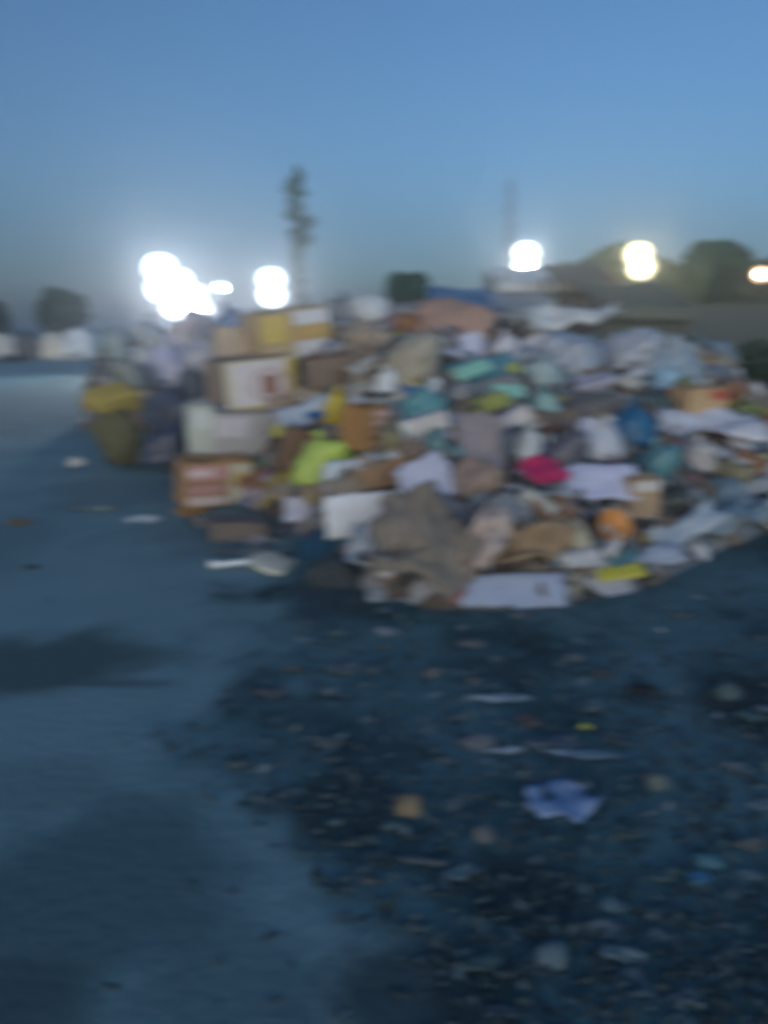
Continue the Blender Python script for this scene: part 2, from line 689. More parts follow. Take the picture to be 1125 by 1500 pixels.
def bag(cx, cy, w, h, c, label, short=None, name='plastic_bag', cat='bag', kind='plastic_film', Y=None, d=None, knot=True, sub=4, crumple=.16, lump=.22, roll=0, yaw=None, group=None, flat=.5, fwd=0):
    RECTS.append((cx, cy, w, h))
    p = base_of(cx, cy, w, h, Y)
    p = CAM + (p - CAM) * (1 - fwd / (p - CAM).length)
    s = px_scale(p)
    W_, H_ = w * s, h * s
    D_ = (d * s if d else W_ * 0.75)
    o = bm_obj(name, blob_mesh(W_, D_, H_, sub, crumple, lump, flat), mat(kind, c), smooth=True)
    o.location = p + Vector((0, D_ * 0.38, -0.01))
    o.rotation_euler = (0, R(-roll), R(yaw) if yaw is not None else 0)
    if knot:
        bm = bmesh.new()
        k = min(W_, H_) * 0.16
        lathe(bm, [(k * .75, -k * .8), (k * .35, 0), (k * .5, k * .6), (k * .95, k * 1.3), (k * .6, k * 1.5)], 9)
        for v in bm.verts:
            v.co.x *= 1 + .35 * noise.noise(v.co * 30 + o.location)
            v.co.y *= 1 + .35 * noise.noise(v.co * 34 - o.location)
        kn = bm_obj('knot', bm, mat(kind, c), o, smooth=True)
        kn.location = (W_ * random.uniform(-.1, .1), -D_ * .05, H_ * 0.93)
        kn.rotation_euler = (random.uniform(-.5, .5), random.uniform(-.5, .5), 0)
    tag(o, label, cat, group)
    if short:
        register(cx, cy, short)
    return o


def carton(cx, cy, w, h, c, label, short=None, Y=None, yaw=0, tilt=0, d=None, prints=(), ring=None, flaps=True, tape=True, pitch=0, group=None, cat='carton', name='cardboard_box'):
    """a carton whose front is about w x h pixels; prints = (u0,v0,u1,v1,colour,name) on the front"""
    RECTS.append((cx, cy, w, h))
    p = base_of(cx, cy, w, h, Y)
    s = px_scale(p)
    W_, H_ = w * s / max(.5, math.cos(R(yaw))), h * s
    D_ = d * s if d else W_ * 0.8
    root = empty(name, p + Matrix.Rotation(R(yaw), 3, 'Z') @ Vector((0, D_ / 2, 0)), (R(pitch), R(-tilt), R(yaw)))
    tag(root, label, cat, group)
    bm = bmesh.new()
    box(bm, (0, 0, H_ / 2), (W_, D_, H_), bevel=min(W_, H_) * .025)
    bmesh.ops.subdivide_edges(bm, edges=[e for e in bm.edges if e.calc_length() > .3 * W_], cuts=5, use_grid_fill=True)
    sd = Vector((cx, cy, 1))
    for v in bm.verts:                                   # crushed, slightly bulging sides
        k = (.028 if prints else .06) * W_
        v.co += Vector((noise.noise(v.co * 5 + sd), 0.35 * noise.noise(v.co * 5 - sd), noise.noise(v.co * 4 + sd * 2))) * k
    bm_obj('body', bm, mat('cardboard', c), root)
    for (u0, v0, u1, v1, pc, pn) in prints:
        bm = bmesh.new()
        box(bm, ((u0 + u1) / 2 * W_ - W_ / 2, -D_ / 2 - .012 * W_ - .0015 * (1 + prints.index((u0, v0, u1, v1, pc, pn))), (v0 + v1) / 2 * H_), ((u1 - u0) * W_, .004, (v1 - v0) * H_), bevel=.0015)
        bm_obj(pn, bm, mat('paper', pc), root)
    if ring:
        ring_print(root, W_, H_, D_, (ring[0] - .5) * W_, ring[1] * H_, ring[2] * H_, ring[3])
    if flaps:
        for sx in (-1, 1):
            bm = bmesh.new()
            box(bm, (sx * W_ * .23, 0, H_ + .008 + .02 * W_), (W_ * .44, D_ * .94, .006), (0, sx * random.uniform(-.03, -.12), 0))
            bm_obj('flap', bm, mat('cardboard', [min(.8, v * 1.1) for v in c]), root)
    if short:
        register(cx, cy, short)
    return root


def ring_print(root, W_, H_, D_, u, v, r, c, name='printed_ring'):
    bm = bmesh.new()
    prof = [(r, -.0015), (r, .0015)]
    n = 24
    ro, ri = [], []
    for k in range(n):
        a = 2 * math.pi * k / n
        ro.append(bm.verts.new((u + r * 1.25 * math.cos(a), 0, v + r * math.sin(a))))
        ri.append(bm.verts.new((u + r * .95 * math.cos(a), 0, v + r * .72 * math.sin(a))))
    for k in range(n):
        bm.faces.new((ro[k], ro[(k + 1) % n], ri[(k + 1) % n], ri[k]))
    ext = bmesh.ops.extrude_face_region(bm, geom=bm.faces[:])
    bmesh.ops.translate(bm, verts=[e for e in ext['geom'] if isinstance(e, bmesh.types.BMVert)], vec=(0, .003, 0))
    o = bm_obj(name, bm, mat('paper', c), root)
    o.location = (0, -D_ / 2 - .012 * W_ - .009, 0)
    return o


def sheet(cx, cy, w, h, c, label, short=None, name='plastic_sheet', cat='sheet', kind='plastic_film', lean=40, yaw=0, roll=0, amp=.05, Y=None, jag=.12, fold=0, curl=0, th=.006, group=None, lift=.02, n=16, extra=None, rnd=0):
    RECTS.append((cx, cy, w, h))
    p = at_y(cx, cy, Y) if Y else hit(cx, cy)
    s = px_scale(p)
    Rm = frame_at(p, R(lean), R(yaw), 0)
    ex, ey = Rm.to_3x3() @ Vector((1, 0, 0)), Rm.to_3x3() @ Vector((0, 1, 0))
    a, b = proj(p), proj(p + ey * .01)
    sy = math.hypot(b[0] - a[0], b[1] - a[1]) / .01
    b = proj(p + ex * .01)
    sx = math.hypot(b[0] - a[0], b[1] - a[1]) / .01
    W_, L_ = w / sx, h / sy
    bm = sheet_bm(W_, L_, amp * min(W_, L_) * 1.6, th, n, jag, fold, curl, rnd)
    bmesh.ops.rotate(bm, verts=bm.verts, cent=(0, 0, 0), matrix=Matrix.Rotation(R(roll), 3, 'Z'))
    o = bm_obj(name, bm, mat(kind, c), smooth=True)
    nrm = Rm.to_3x3() @ Vector((0, 0, 1))
    o.location = p + nrm * lift
    o.rotation_euler = Rm.to_euler()
    tag(o, label, cat, group)
    if extra:
        extra(o, W_, L_)
    if short:
        register(cx, cy, short)
    return o


def stripes_on(colour, rows, name='printed_stripe'):
    def f(o, W_, L_):
        for (u0, v0, u1, v1) in rows:
            bm = bmesh.new()
            nseg = 8
            box(bm, ((u0 + u1 - 1) / 2 * W_, (v0 + v1 - 1) / 2 * L_, .02), ((u1 - u0) * W_, (v1 - v0) * L_, .006), bevel=.002)
            bm_obj(name, bm, mat('paper', colour), o)
    return f


def slab(cx, cy, w, h, d, c, label, short=None, name='foam_slab', cat='foam slab', kind='hard_plastic', roll=0, yaw=0, pitch=0, Y=None, group=None, endcol=None):
    RECTS.append((cx, cy, w, h))
    p = base_of(cx, cy, w, h, Y)
    s = px_scale(p)
    W_, H_, D_ = w * s, h * s, d * s
    bm = bmesh.new()
    box(bm, (0, 0, 0), (W_, D_, H_), bevel=min(W_, H_) * .09)
    bmesh.ops.subdivide_edges(bm, edges=[e for e in bm.edges if e.calc_length() > .25 * W_], cuts=5, use_grid_fill=True)
    for v in bm.verts:
        v.co += Vector((0, noise.noise(v.co * 9), noise.noise(v.co * 9 + Vector((5, cx, 0))))) * .05 * H_
    o = bm_obj(name, bm, mat(kind, c))
    o.location = p + Vector((0, D_ * .3, H_ / 2))
    o.rotation_euler = (R(pitch), R(-roll), R(yaw))
    if endcol:
        bm = bmesh.new()
        box(bm, (-W_ * .40, 0, 0), (W_ * .17, D_ * 1.03, H_ * 1.06), bevel=H_ * .06)
        bm_obj('end_label', bm, mat('paper', endcol), o)
    tag(o, label, cat, group)
    if short:
        register(cx, cy, short)
    return o


def bottle(cx, cy, length, c, capc, label, short=None, roll=0, yaw=0, Y=None, group=None):
    p = hit(cx, cy)
    s = px_scale(p)
    L = length * s
    r = L * .16
    o_bm = bmesh.new()
    lathe(o_bm, [(r * .8, 0), (r, L * .04), (r * .96, L * .3), (r, L * .34), (r, L * .6), (r * .7, L * .75), (r * .32, L * .86), (r * .32, L * .93)], 16)
    o = bm_obj('plastic_bottle', o_bm, mat('hard_plastic', c), smooth=True)
    bm = bmesh.new()
    lathe(bm, [(r * .4, L * .925), (r * .42, L * .99), (r * .36, L)], 14)
    bm_obj('cap', bm, mat('hard_plastic', capc), o, smooth=True)
    o.rotation_euler = (R(90 + 12), R(roll), R(yaw))
    o.location = p + Vector((0, 0, r * .8))
    tag(o, label, 'bottle', group)
    if short:
        register(cx, cy, short)
    return o


def tub(cx, cy, w, h, c, label, short=None, tilt=0, pitch=0, name='plastic_tub', cat='tub', Y=None):
    RECTS.append((cx, cy, w, h))
    p = base_of(cx, cy, w, h, Y)
    s = px_scale(p)
    r, H_ = w * s / 2, h * s
    bm = bmesh.new()
    lathe(bm, [(r * .72, 0), (r * .76, H_ * .02), (r * .97, H_ * .9), (r * 1.05, H_ * .91), (r * 1.05, H_), (r * .95, H_), (r * .72, H_ * .06)], 26)
    o = bm_obj(name, bm, mat('hard_plastic', c), smooth=True)
    o.location = p + Vector((0, r * .6, 0))
    o.rotation_euler = (R(pitch), R(-tilt), 0)
    bm = bmesh.new()
    tube(bm, [(r * 1.06 * math.cos(a), r * 1.06 * math.sin(a) * .35 - r * .9, H_ * .86 - r * .55 * math.sin(a)) for a in [math.pi * k / 12 for k in range(13)]], r * .03, 6)
    bm_obj('handle', bm, mat('hard_plastic', (.6, .6, .6)), o, smooth=True)
    tag(o, label, cat)
    if short:
        register(cx, cy, short)
    return o


WHITE, CREAM, TAN, BROWN = (.74, .75, .77), (.68, .62, .48), (.42, .30, .19), (.24, .165, .11)
GREY, DGREY, LAV, BLUE = (.36, .37, .39), (.10, .105, .12), (.55, .56, .68), (.02, .12, .30)
TEAL, YEL, OLIVE, PINK = (.10, .27, .30), (.62, .45, .05), (.17, .17, .08), (.52, .03, .12)
ORNG, PALEB, BEIGE = (.58, .24, .06), (.50, .57, .66), (.46, .42, .33)

# ---- the left stack of cartons -------------------------------------------------
b = carton(388, 567, 94, 78, (.33, .25, .19), 'cream printed carton with yellow border and brown square in a white ring', 'ring-printed carton', Y=6.55, yaw=30, d=100, tilt=4,
           ring=(.6, .53, .33, (.60, .47, .46)), prints=[(.0, .0, 1, 1, CREAM, 'printed_front'), (.0, .0, 1, .17, YEL, 'printed_border'), (.86, .17, .98, .97, YEL, 'printed_border'), (.12, .18, .86, .95, (.72, .66, .66), 'printed_panel'), (.49, .35, .73, .71, (.34, .17, .13), 'printed_square')])
carton(438, 491, 98, 70, (.50, .38, .22), 'tan carton with yellow corner and white banded front on top of the stack', 'yellow-cornered carton', Y=6.95, yaw=28, d=80, tilt=6,
       prints=[(.48, .04, .97, .36, (.68, .66, .68), 'printed_panel'), (.46, .37, .98, .68, (.55, .36, .12), 'printed_band'), (.48, .69, .97, .97, (.70, .69, .70), 'printed_panel'), (.02, .38, .40, .92, (.66, .48, .12), 'printed_panel')])
carton(322, 709, 88, 68, (.40, .235, .11), 'orange brown carton with red and white printed front at the foot of the stack', 'red-printed carton', Y=5.9, yaw=30, d=60, tilt=-3,
       prints=[(.04, .60, .60, .92, (.62, .33, .30), 'printed_block'), (.04, .70, .40, .82, (.72, .60, .58), 'printed_block'), (.04, .30, .60, .50, (.50, .27, .24), 'printed_block'), (.04, .06, .60, .26, (.66, .52, .48), 'printed_block'), (.64, .06, .97, .94, (.66, .60, .46), 'printed_panel'), (.68, .45, .90, .75, (.62, .48, .16), 'printed_block')])
carton(364, 643, 96, 76, (.46, .44, .44), 'dirty greyish white carton squashed under the ring printed one', 'greyish squashed carton', Y=6.3, yaw=22, d=90, tilt=-2,
       prints=[(.06, .55, .5, .9, (.62, .60, .62), 'printed_panel')])
carton(298, 632, 34, 72, (.52, .55, .48), 'tall narrow pale green carton standing at the left edge of the stack', 'narrow pale green carton', Y=6.2, yaw=20, d=50, prints=[(.1, .55, .9, .9, (.62, .64, .60), 'printed_panel')])
carton(412, 520, 60, 34, (.34, .22, .14), 'flat brown carton wedged between the two upper printed cartons', None, Y=7.1, yaw=8, d=70)
carton(345, 502, 50, 40, (.50, .40, .30), 'plain pale brown carton left of the topmost printed carton', 'plain pale brown carton', Y=7.1, yaw=20, d=60)
carton(490, 545, 70, 44, (.22, .16, .12), 'dark brown crushed carton beside the ring printed carton', 'dark crushed carton', yaw=12, tilt=8, d=60)
carton(548, 628, 40, 62, (.42, .22, .08), 'orange brown carton with pale pink striped front in the middle of the heap', 'pink-striped carton', yaw=44, tilt=-4, d=44,
       prints=[(.42, .78, .97, .92, (.58, .40, .36), 'printed_stripe'), (.42, .55, .97, .70, (.56, .38, .34), 'printed_stripe'), (.42, .32, .97, .47, (.58, .42, .38), 'printed_stripe'), (.42, .08, .97, .24, (.58, .42, .38), 'printed_stripe')])
carton(437, 662, 50, 62, (.26, .16, .10), 'round-shouldered brown carton under the lime green bag', 'brown carton by the lime bag', yaw=20, tilt=-18, d=50)
carton(943, 732, 46, 60, (.48, .33, .20), 'tan carton with pale top beside the lavender sheet', 'tan carton', yaw=14, d=45, prints=[(.05, .72, .95, .97, (.62, .58, .55), 'printed_band')])
carton(1034, 596, 62, 50, (.55, .37, .20), 'tan carton with a red top corner on the right slope', 'red-topped tan carton', yaw=14, d=50, prints=[(.55, .70, .98, .98, (.45, .10, .07), 'printed_corner')])
carton(462, 722, 40, 26, (.40, .34, .28), 'low flattened carton just left of the bright white sheet', None, yaw=10, d=40, flaps=False)
carton(350, 780, 80, 26, (.17, .14, .12), 'flattened dark cardboard lying at the foot of the carton stack', 'flattened dark cardboard', yaw=5, d=60, flaps=False)
carton(415, 595, 44, 26, (.30, .24, .20), 'small dull brown carton under the ring printed carton', None, yaw=-14, tilt=6, d=40)
carton(585, 692, 100, 34, (.34, .21, .12), 'long brown cardboard piece lying across the middle of the heap', 'long brown cardboard', yaw=14, tilt=10, d=50, flaps=False)
bag(706, 702, 100, 64, (.36, .26, .21), 'wide crushed brown carton left of the crimson sack', 'crushed brown carton', name='crushed_carton', cat='carton', kind='cardboard', knot=False, crumple=.3, lump=.3)

# ---- middle of the heap -----------------------------------------------------
bag(606, 524, 96, 78, BEIGE, 'bulky beige woven sack with grey folds near the top of the heap', 'beige woven sack', name='woven_sack', cat='sack', kind='cloth', knot=False, crumple=.3, flat=.75)
sheet(660, 478, 120, 62, (.42, .27, .21), 'pinkish brown bent cardboard arching over the top of the heap', 'arched cardboard', name='cardboard_sheet', kind='cardboard', lean=30, roll=-24, curl=-.35, amp=.08, lift=.12, th=.012)
sheet(690, 515, 34, 42, LAV, 'small lavender sheet hanging below the arched cardboard', None, name='paper_sheet', kind='paper', lean=65, roll=12, lift=.08)
bag(548, 452, 74, 44, (.62, .66, .68), 'white rag bundle on the crest of the heap', 'white rag on the crest', name='rag', cat='rag', kind='cloth', knot=False)
bag(508, 450, 60, 34, (.20, .22, .25), 'dark grey bag slumped on the crest beside the white rag', None)
bag(740, 508, 40, 40, (.66, .64, .70), 'white bag with glinting folds below the crest', 'glinting white bag')
bag(782, 502, 62, 38, (.60, .58, .60), 'pale grey bag twisted to the right below the crest', None, roll=-14)
sheet(708, 548, 104, 34, (.12, .30, .34), 'teal packaging film with green and yellow end', 'upper teal film', lean=35, roll=24, lift=.05, extra=stripes_on((.45, .45, .08), [(.82, .2, 1.0, .8)], 'yellow_end'))
sheet(690, 555, 60, 18, (.30, .62, .50), 'mint green strip of film on the teal packaging', None, name='film_strip', cat='strip', lean=40, roll=28, lift=.10)
sheet(722, 582, 96, 34, (.24, .25, .24), 'dark teal film strip lower on the slope with mint band', 'lower teal film', lean=35, roll=22, lift=.05, extra=stripes_on((.30, .62, .50), [(.5, .2, .95, .75)], 'mint_band'))
sheet(712, 600, 74, 22, (.36, .38, .10), 'olive yellow film strip under the teal packaging', None, name='film_strip', cat='strip', lean=38, roll=22, lift=.06)
bag(620, 590, 80, 46, TEAL, 'teal crumpled bag with blue patch in the middle of the heap', 'teal bag with blue patch', crumple=.3)
bag(604, 575, 44, 22, (.02, .15, .42), 'small bright blue wrapper above the teal bag', None, name='wrapper', cat='wrapper', knot=False)
slab(622, 625, 70, 30, 40, (.55, .52, .52), 'greyish pink foam block with paler end tilted uphill', 'foam block with paler end', roll=16, endcol=(.72, .74, .72))
slab(738, 624, 86, 26, 30, (.62, .58, .58), 'long pale pink plank tilted steeply uphill', 'tilted pale plank', name='plank', cat='plank', kind='wood', roll=30)
bag(565, 556, 36, 34, (.68, .70, .72), 'small bright white bag under the beige sack', 'small bright white bag', fwd=.15)
bag(494, 596, 42, 48, (.62, .46, .04), 'round yellow bag in the middle of the heap', 'round yellow bag', lump=.1, fwd=.35)
sheet(455, 610, 96, 32, PALEB, 'pale blue wrapper with dark blue arc above the lime bag', 'pale blue wrapper', name='wrapper', cat='wrapper', lean=45, roll=24, amp=.1, lift=.07, extra=stripes_on((.02, .14, .38), [(.45, .1, .9, .42)], 'blue_arc'))
bag(413, 628, 36, 22, (.55, .55, .08), 'small yellow green scrap under the pale blue wrapper', None, name='wrapper', cat='wrapper', knot=False)
bag(476, 672, 100, 62, (.42, .55, .10), 'lime green bag with a pale blue patch on its front', 'lime green bag', lump=.15, roll=10, fwd=.25)
bag(494, 686, 50, 30, (.58, .66, .72), 'pale blue packet lying on the lime green bag', None, name='packet', cat='packet', knot=False, fwd=.30)
bag(520, 600, 62, 40, (.58, .58, .60), 'light grey bag beside the round yellow one', None, roll=12)
bag(420, 560, 56, 34, (.50, .48, .46), 'grey white packet beside the ring printed carton', None, name='packet', cat='packet', knot=False)
sheet(625, 712, 76, 66, LAV, 'lavender grey sheet slanting down the middle of the slope', 'slanting lavender sheet', lean=50, roll=30, lift=.08, name='paper_sheet', kind='paper', amp=.03)
bag(636, 736, 58, 26, (.03, .09, .13), 'dark blue bag poking out under the slanting lavender sheet', None, roll=28)
sheet(700, 665, 60, 90, (.34, .29, .30), 'mauve grey cloth draped down the slope', 'mauve cloth', name='cloth', cat='cloth', kind='cloth', lean=50, lift=.1, amp=.12)
bag(772, 652, 52, 48, (.56, .60, .62), 'round pale bag between the tilted plank and the dark dome bag', 'round pale bag')
bag(832, 660, 76, 66, (.12, .12, .15), 'dark grey dome-shaped bag with a dull grey patch', 'dark dome bag', fwd=.1, lump=.08, crumple=.1)
bag(836, 682, 44, 26, (.26, .24, .23), 'dull grey packet lying before the dark dome bag', None, name='packet', cat='packet', knot=False)
bag(878, 645, 88, 58, (.62, .62, .66), 'big white bag slumped between the dark dome and blue bag', 'big white bag', roll=-16)
bag(932, 622, 74, 60, (.015, .13, .27), 'deep blue bag on the right slope', 'deep blue bag', lump=.2)
sheet(1035, 632, 150, 52, (.60, .61, .68), 'large white sheet spread on the right slope below the tan carton', 'large white sheet on the right', lean=25, roll=-6, lift=.08, amp=.1)
bag(964, 678, 84, 54, (.13, .30, .33), 'teal grey bag below the deep blue bag', 'teal grey bag')
bag(1028, 668, 66, 46, (.52, .50, .50), 'grey white bag below the large white sheet', None)
bag(925, 690, 58, 40, (.03, .04, .05), 'black bag beneath the deep blue bag', 'black bag')
sheet(792, 710, 78, 40, PINK, 'crimson flattened sack lying across the slope', 'crimson sack', name='flat_sack', cat='sack', kind='plastic_film', lean=30, roll=-20, lift=.12, amp=.06, jag=.12, n=18, rnd=.95)
sheet(872, 720, 104, 52, (.55, .57, .74), 'lavender blue sheet laid over the lower slope', 'lavender blue sheet', lean=45, roll=-2, lift=.12, name='paper_sheet', kind='paper', amp=.03, jag=.06)
tub(884, 766, 48, 46, (.60, .27, .07), 'orange plastic tub tipped forwards below the lavender sheet', 'orange tub', tilt=-20, pitch=50)
bag(846, 785, 52, 52, (.56, .50, .36), 'cream sack leaning on the orange tub', 'cream sack', name='woven_sack', cat='sack', kind='cloth', knot=False)
sheet(616, 818, 150, 132, (.25, .215, .18), 'large grey brown sacking draped over the front of the heap', 'large grey brown sacking', name='burlap_sheet', cat='sacking', kind='cloth', lean=50, amp=.22, lift=.20, jag=.25, rnd=.35, n=24, curl=-.25)
sheet(776, 812, 132, 56, (.35, .25, .16), 'brown burlap sack slanting up to the right near the front of the heap', 'brown burlap sack', name='burlap_sack', cat='sack', kind='cloth', lean=50, roll=24, amp=.32, lift=.20, jag=.2, rnd=.5, n=24, curl=-.35, th=.05)
sheet(706, 808, 50, 96, (.58, .47, .42), 'pinkish white cloth slanting beside the brown burlap sack', 'pinkish slanting cloth', name='cloth_bundle', cat='cloth', kind='cloth', lean=52, roll=-26, amp=.3, lift=.24, jag=.2, rnd=.3, n=20, curl=-.3, th=.04)
bag(660, 758, 110, 50, (.30, .27, .27), 'grey cloth crumpled above the large grey brown sacking', 'grey crumpled cloth', name='cloth_bundle', cat='cloth', kind='cloth', knot=False)
sheet(738, 868, 176, 50, (.33, .39, .53), 'long pale blue white sheet lying at the very front', 'long pale sheet at the front', lean=62, roll=2, lift=.03, name='paper_sheet', kind='paper', amp=.05, jag=.06)
sheet(906, 845, 72, 20, (.55, .50, .06), 'yellow strip at the front right foot of the heap', 'yellow strip', name='plastic_strip', cat='strip', lean=35, roll=9, lift=.04, jag=.15, kind='hard_plastic')
sheet(845, 828, 66, 26, (.62, .62, .62), 'white paper behind the yellow strip', 'white paper by the yellow strip', name='paper_sheet', kind='paper', lean=30, lift=.06, roll=4)
bag(838, 850, 46, 34, (.30, .28, .22), 'dull khaki packet beside the yellow strip', None, name='packet', cat='packet', knot=False)
sheet(985, 790, 168, 36, (.44, .50, .56), 'long pale blue plastic film running up the right flank', 'long pale blue film', lean=35, roll=30, lift=.07, amp=.2, jag=.3)
sheet(945, 822, 116, 26, (.42, .47, .55), 'pale film strip at the right foot of the heap', None, lean=20, roll=4, lift=.04, amp=.15, jag=.3, name='film_strip', cat='strip')
sheet(1052, 745, 110, 84, (.17, .24, .29), 'wide dull blue plastic film on the right flank', 'dull blue film', lean=25, roll=20, lift=.04, amp=.2, jag=.3)
bag(985, 735, 56, 54, (.05, .06, .06), 'black rubbish bag beside the tan carton', None)
sheet(530, 752, 108, 60, (.82, .84, .87), 'bright white board standing at the front of the heap', 'bright white board', name='white_board', cat='board', kind='paper', lean=78, yaw=6, roll=4, amp=.012, jag=.03, lift=.16)
sheet(446, 748, 52, 36, (.62, .62, .74), 'small white lavender sheet left of the bright white board', 'small lavender sheet', name='paper_sheet', kind='paper', lean=60, lift=.06, roll=3)
bag(474, 800, 86, 46, (.015, .085, .16), 'dark blue cloth heaped below the bright white board', 'dark blue cloth', name='cloth_bundle', cat='cloth', kind='cloth', knot=False)
sheet(534, 800, 44, 60, (.44, .50, .60), 'pale blue film hanging below the bright white board', 'hanging pale blue film', lean=60, lift=.05, roll=-10, amp=.15)
bag(590, 776, 32, 28, (.40, .27, .14), 'small tan packet at the corner of the white board', None, name='packet', cat='packet', knot=False)
sheet(570, 876, 62, 20, (.42, .45, .46), 'grey paper trodden flat before the large grey brown sacking', None, name='paper_sheet', kind='paper', lean=15, lift=.02)
bag(490, 838, 96, 50, (.045, .06, .07), 'dark sodden cloth on the ground below the blue cloth', 'sodden dark cloth', name='cloth_bundle', cat='cloth', kind='cloth', knot=False)

# ---- right ridge -------------------------------------------------------------
bag(835, 514, 118, 58, (.37, .42, .50), 'bluish grey film bunched on the ridge left of the paler bunch', 'bunched bluish film', name='plastic_film', cat='film', knot=False, crumple=.4, lump=.35)
bag(918, 512, 120, 64, (.42, .46, .53), 'paler bunch of crumpled film along the right ridge', 'pale bunched film', name='plastic_film', cat='film', knot=False, crumple=.4, lump=.35)
bag(984, 520, 66, 62, (.36, .41, .46), 'upright bunch of film at the very end of the ridge', 'film at the ridge end', name='plastic_film', cat='film', knot=False, crumple=.35, lump=.3, flat=.8)
bag(765, 520, 66, 30, (.30, .34, .40), 'flattened slate film between the white glinting bag and ridge', None, name='plastic_film', cat='film', knot=False, crumple=.4)
sheet(968, 545, 100, 74, (.28, .36, .43), 'blue grey film hanging down the right end of the ridge', 'hanging blue grey film', lean=60, lift=.1, amp=.12, jag=.1)
bag(978, 556, 52, 36, (.30, .48, .62), 'light blue bag at the right end of the ridge', 'light blue bag')
sheet(835, 474, 130, 22, (.56, .60, .62), 'long pale sheet lying along the ridge behind', 'long pale ridge sheet', lean=30, roll=2, lift=.10, Y=8.2, amp=.3, jag=.5)
bag(800, 545, 70, 40, (.34, .45, .46), 'grey green bag on the middle right slope', 'grey green bag')
bag(862, 562, 96, 34, (.42, .41, .50), 'mauve grey bag lying flat under the bluish sheet', 'mauve grey bag', knot=False)
bag(880, 594, 110, 36, (.16, .155, .16), 'dark grey cloth band across the right slope', 'dark grey cloth', name='cloth_bundle', cat='cloth', kind='cloth', knot=False)
bag(965, 588, 66, 30, (.05, .09, .09), 'dark green black bag under the light blue bag', None)
bag(800, 590, 50, 40, (.26, .42, .40), 'mint grey bag beside the lower teal film', 'mint grey bag')
bag(780, 612, 60, 26, (.36, .25, .18), 'brown paper bag above the tilted plank', None, name='paper_bag', kind='paper', knot=False)
bag(1074, 548, 32, 20, (.62, .62, .60), 'small white bag before the green hedge', 'small white bag by the hedge', Y=8.6)
bag(1000, 566, 30, 36, (.20, .22, .06), 'olive green packet beside the red topped carton', None, name='packet', cat='packet', knot=False)
bag(1100, 600, 60, 30, (.16, .20, .07), 'olive green bag at the far right of the heap', 'olive green bag')
bag(1105, 662, 60, 24, (.05, .08, .13), 'dark navy bag at the far right edge of the heap', None, roll=10)
bag(1085, 648, 50, 26, (.46, .48, .54), 'pale lilac bag right of the grey white bag', None)
bag(1118, 732, 40, 22, (.02, .02, .025), 'small black bag at the far right foot of the heap', None)
slab(1092, 716, 70, 20, 24, (.30, .34, .38), 'blue grey foam strip on the right flank', None, roll=14)

# ---- left of the heap: sacks and the hazy back heap ----------------------------
bag(168, 643, 86, 86, (.12, .115, .055), 'bulging olive sack standing on the road left of the heap', 'olive sack', name='woven_sack', cat='sack', kind='cloth', knot=False, Y=7.35, lump=.12, flat=.8)
bag(160, 582, 88, 44, (.40, .30, .07), 'mustard yellow sack lying on top of the olive sack', 'mustard sack', name='woven_sack', cat='sack', kind='cloth', knot=False, Y=7.5, lump=.2)
bag(236, 652, 74, 58, (.055, .075, .13), 'dark blue bag with pale markings between the sacks and cartons', 'dark blue bag by the cartons', Y=7.3)
bag(240, 600, 84, 66, (.09, .11, .15), 'slate grey bag behind the dark blue bag', 'slate grey bag', Y=8.2)
bag(186, 545, 62, 44, (.17, .20, .19), 'greenish grey bag behind the mustard sack', 'greenish grey bag', Y=9.3)
bag(250, 535, 80, 62, (.46, .46, .60), 'lilac white bag on the hazy back heap', 'lilac white bag', Y=9.6)
bag(300, 520, 70, 56, (.40, .40, .46), 'pale grey bag beside the lilac white bag', 'pale grey bag', Y=9.4)
bag(330, 475, 60, 50, (.14, .22, .36), 'blue bag behind the topmost cartons', 'blue bag behind cartons', Y=9.4)
bag(275, 478, 64, 52, (.48, .44, .48), 'pinkish white bag under the largest floodlight', 'pinkish white bag', Y=10.6)
bag(215, 490, 70, 44, (.34, .38, .42), 'grey bag high on the hazy back heap', 'grey bag on the back heap', Y=11)
bag(170, 505, 52, 40, (.26, .33, .34), 'teal grey bag at the left end of the back heap', None, Y=10.8)
bag(205, 520, 60, 30, (.42, .44, .44), 'light grey bag lying low on the back heap', None, Y=10)
bag(282, 560, 60, 40, (.09, .11, .14), 'dark bag beside the narrow pale green carton', None, Y=8.4)
bag(110, 675, 30, 14, (.44, .44, .42), 'small pale wrapper lying on the road before the olive sack', None, name='wrapper', cat='wrapper', knot=False, Y=7.1, sub=3)

# ---- things lying on the road --------------------------------------------------
def road_scrap(cx, cy, w, h, c, label, name='paper_scrap', cat='scrap', kind='paper', roll=0, jag=.3, amp=.12, group=None, short=None):
    return sheet(cx, cy, w, h, c, label, short, name=name, cat=cat, kind=kind, lean=0, roll=roll, jag=jag, amp=amp, lift=.014, group=group, n=10, rnd=.8)


road_scrap(212, 764, 52, 11, (.52, .58, .62), 'white scrap lying alone on the road', roll=6)
road_scrap(280, 752, 46, 22, (.40, .20, .05), 'orange brown scrap at the foot of the red printed carton', name='cardboard_scrap', kind='cardboard', roll=12)
road_scrap(28, 768, 30, 12, (.28, .15, .05), 'dull orange scrap at the far left of the road', name='cardboard_scrap', kind='cardboard')
road_scrap(46, 834, 20, 5, (.02, .03, .03), 'small dark scrap on the bare road at the left')
road_scrap(140, 748, 76, 8, (.20, .24, .22), 'thin greenish scrap on the road before the olive sack')
road_scrap(380, 795, 70, 10, (.32, .30, .30), 'pale grey paper scrap behind the cream scoop')
road_scrap(330, 768, 110, 16, (.20, .17, .16), 'dusty brown cardboard trodden flat before the red printed carton', name='cardboard_scrap', kind='cardboard')
road_scrap(408, 778, 80, 22, (.30, .27, .26), 'greyish pink paper flattened left of the dark blue cloth')
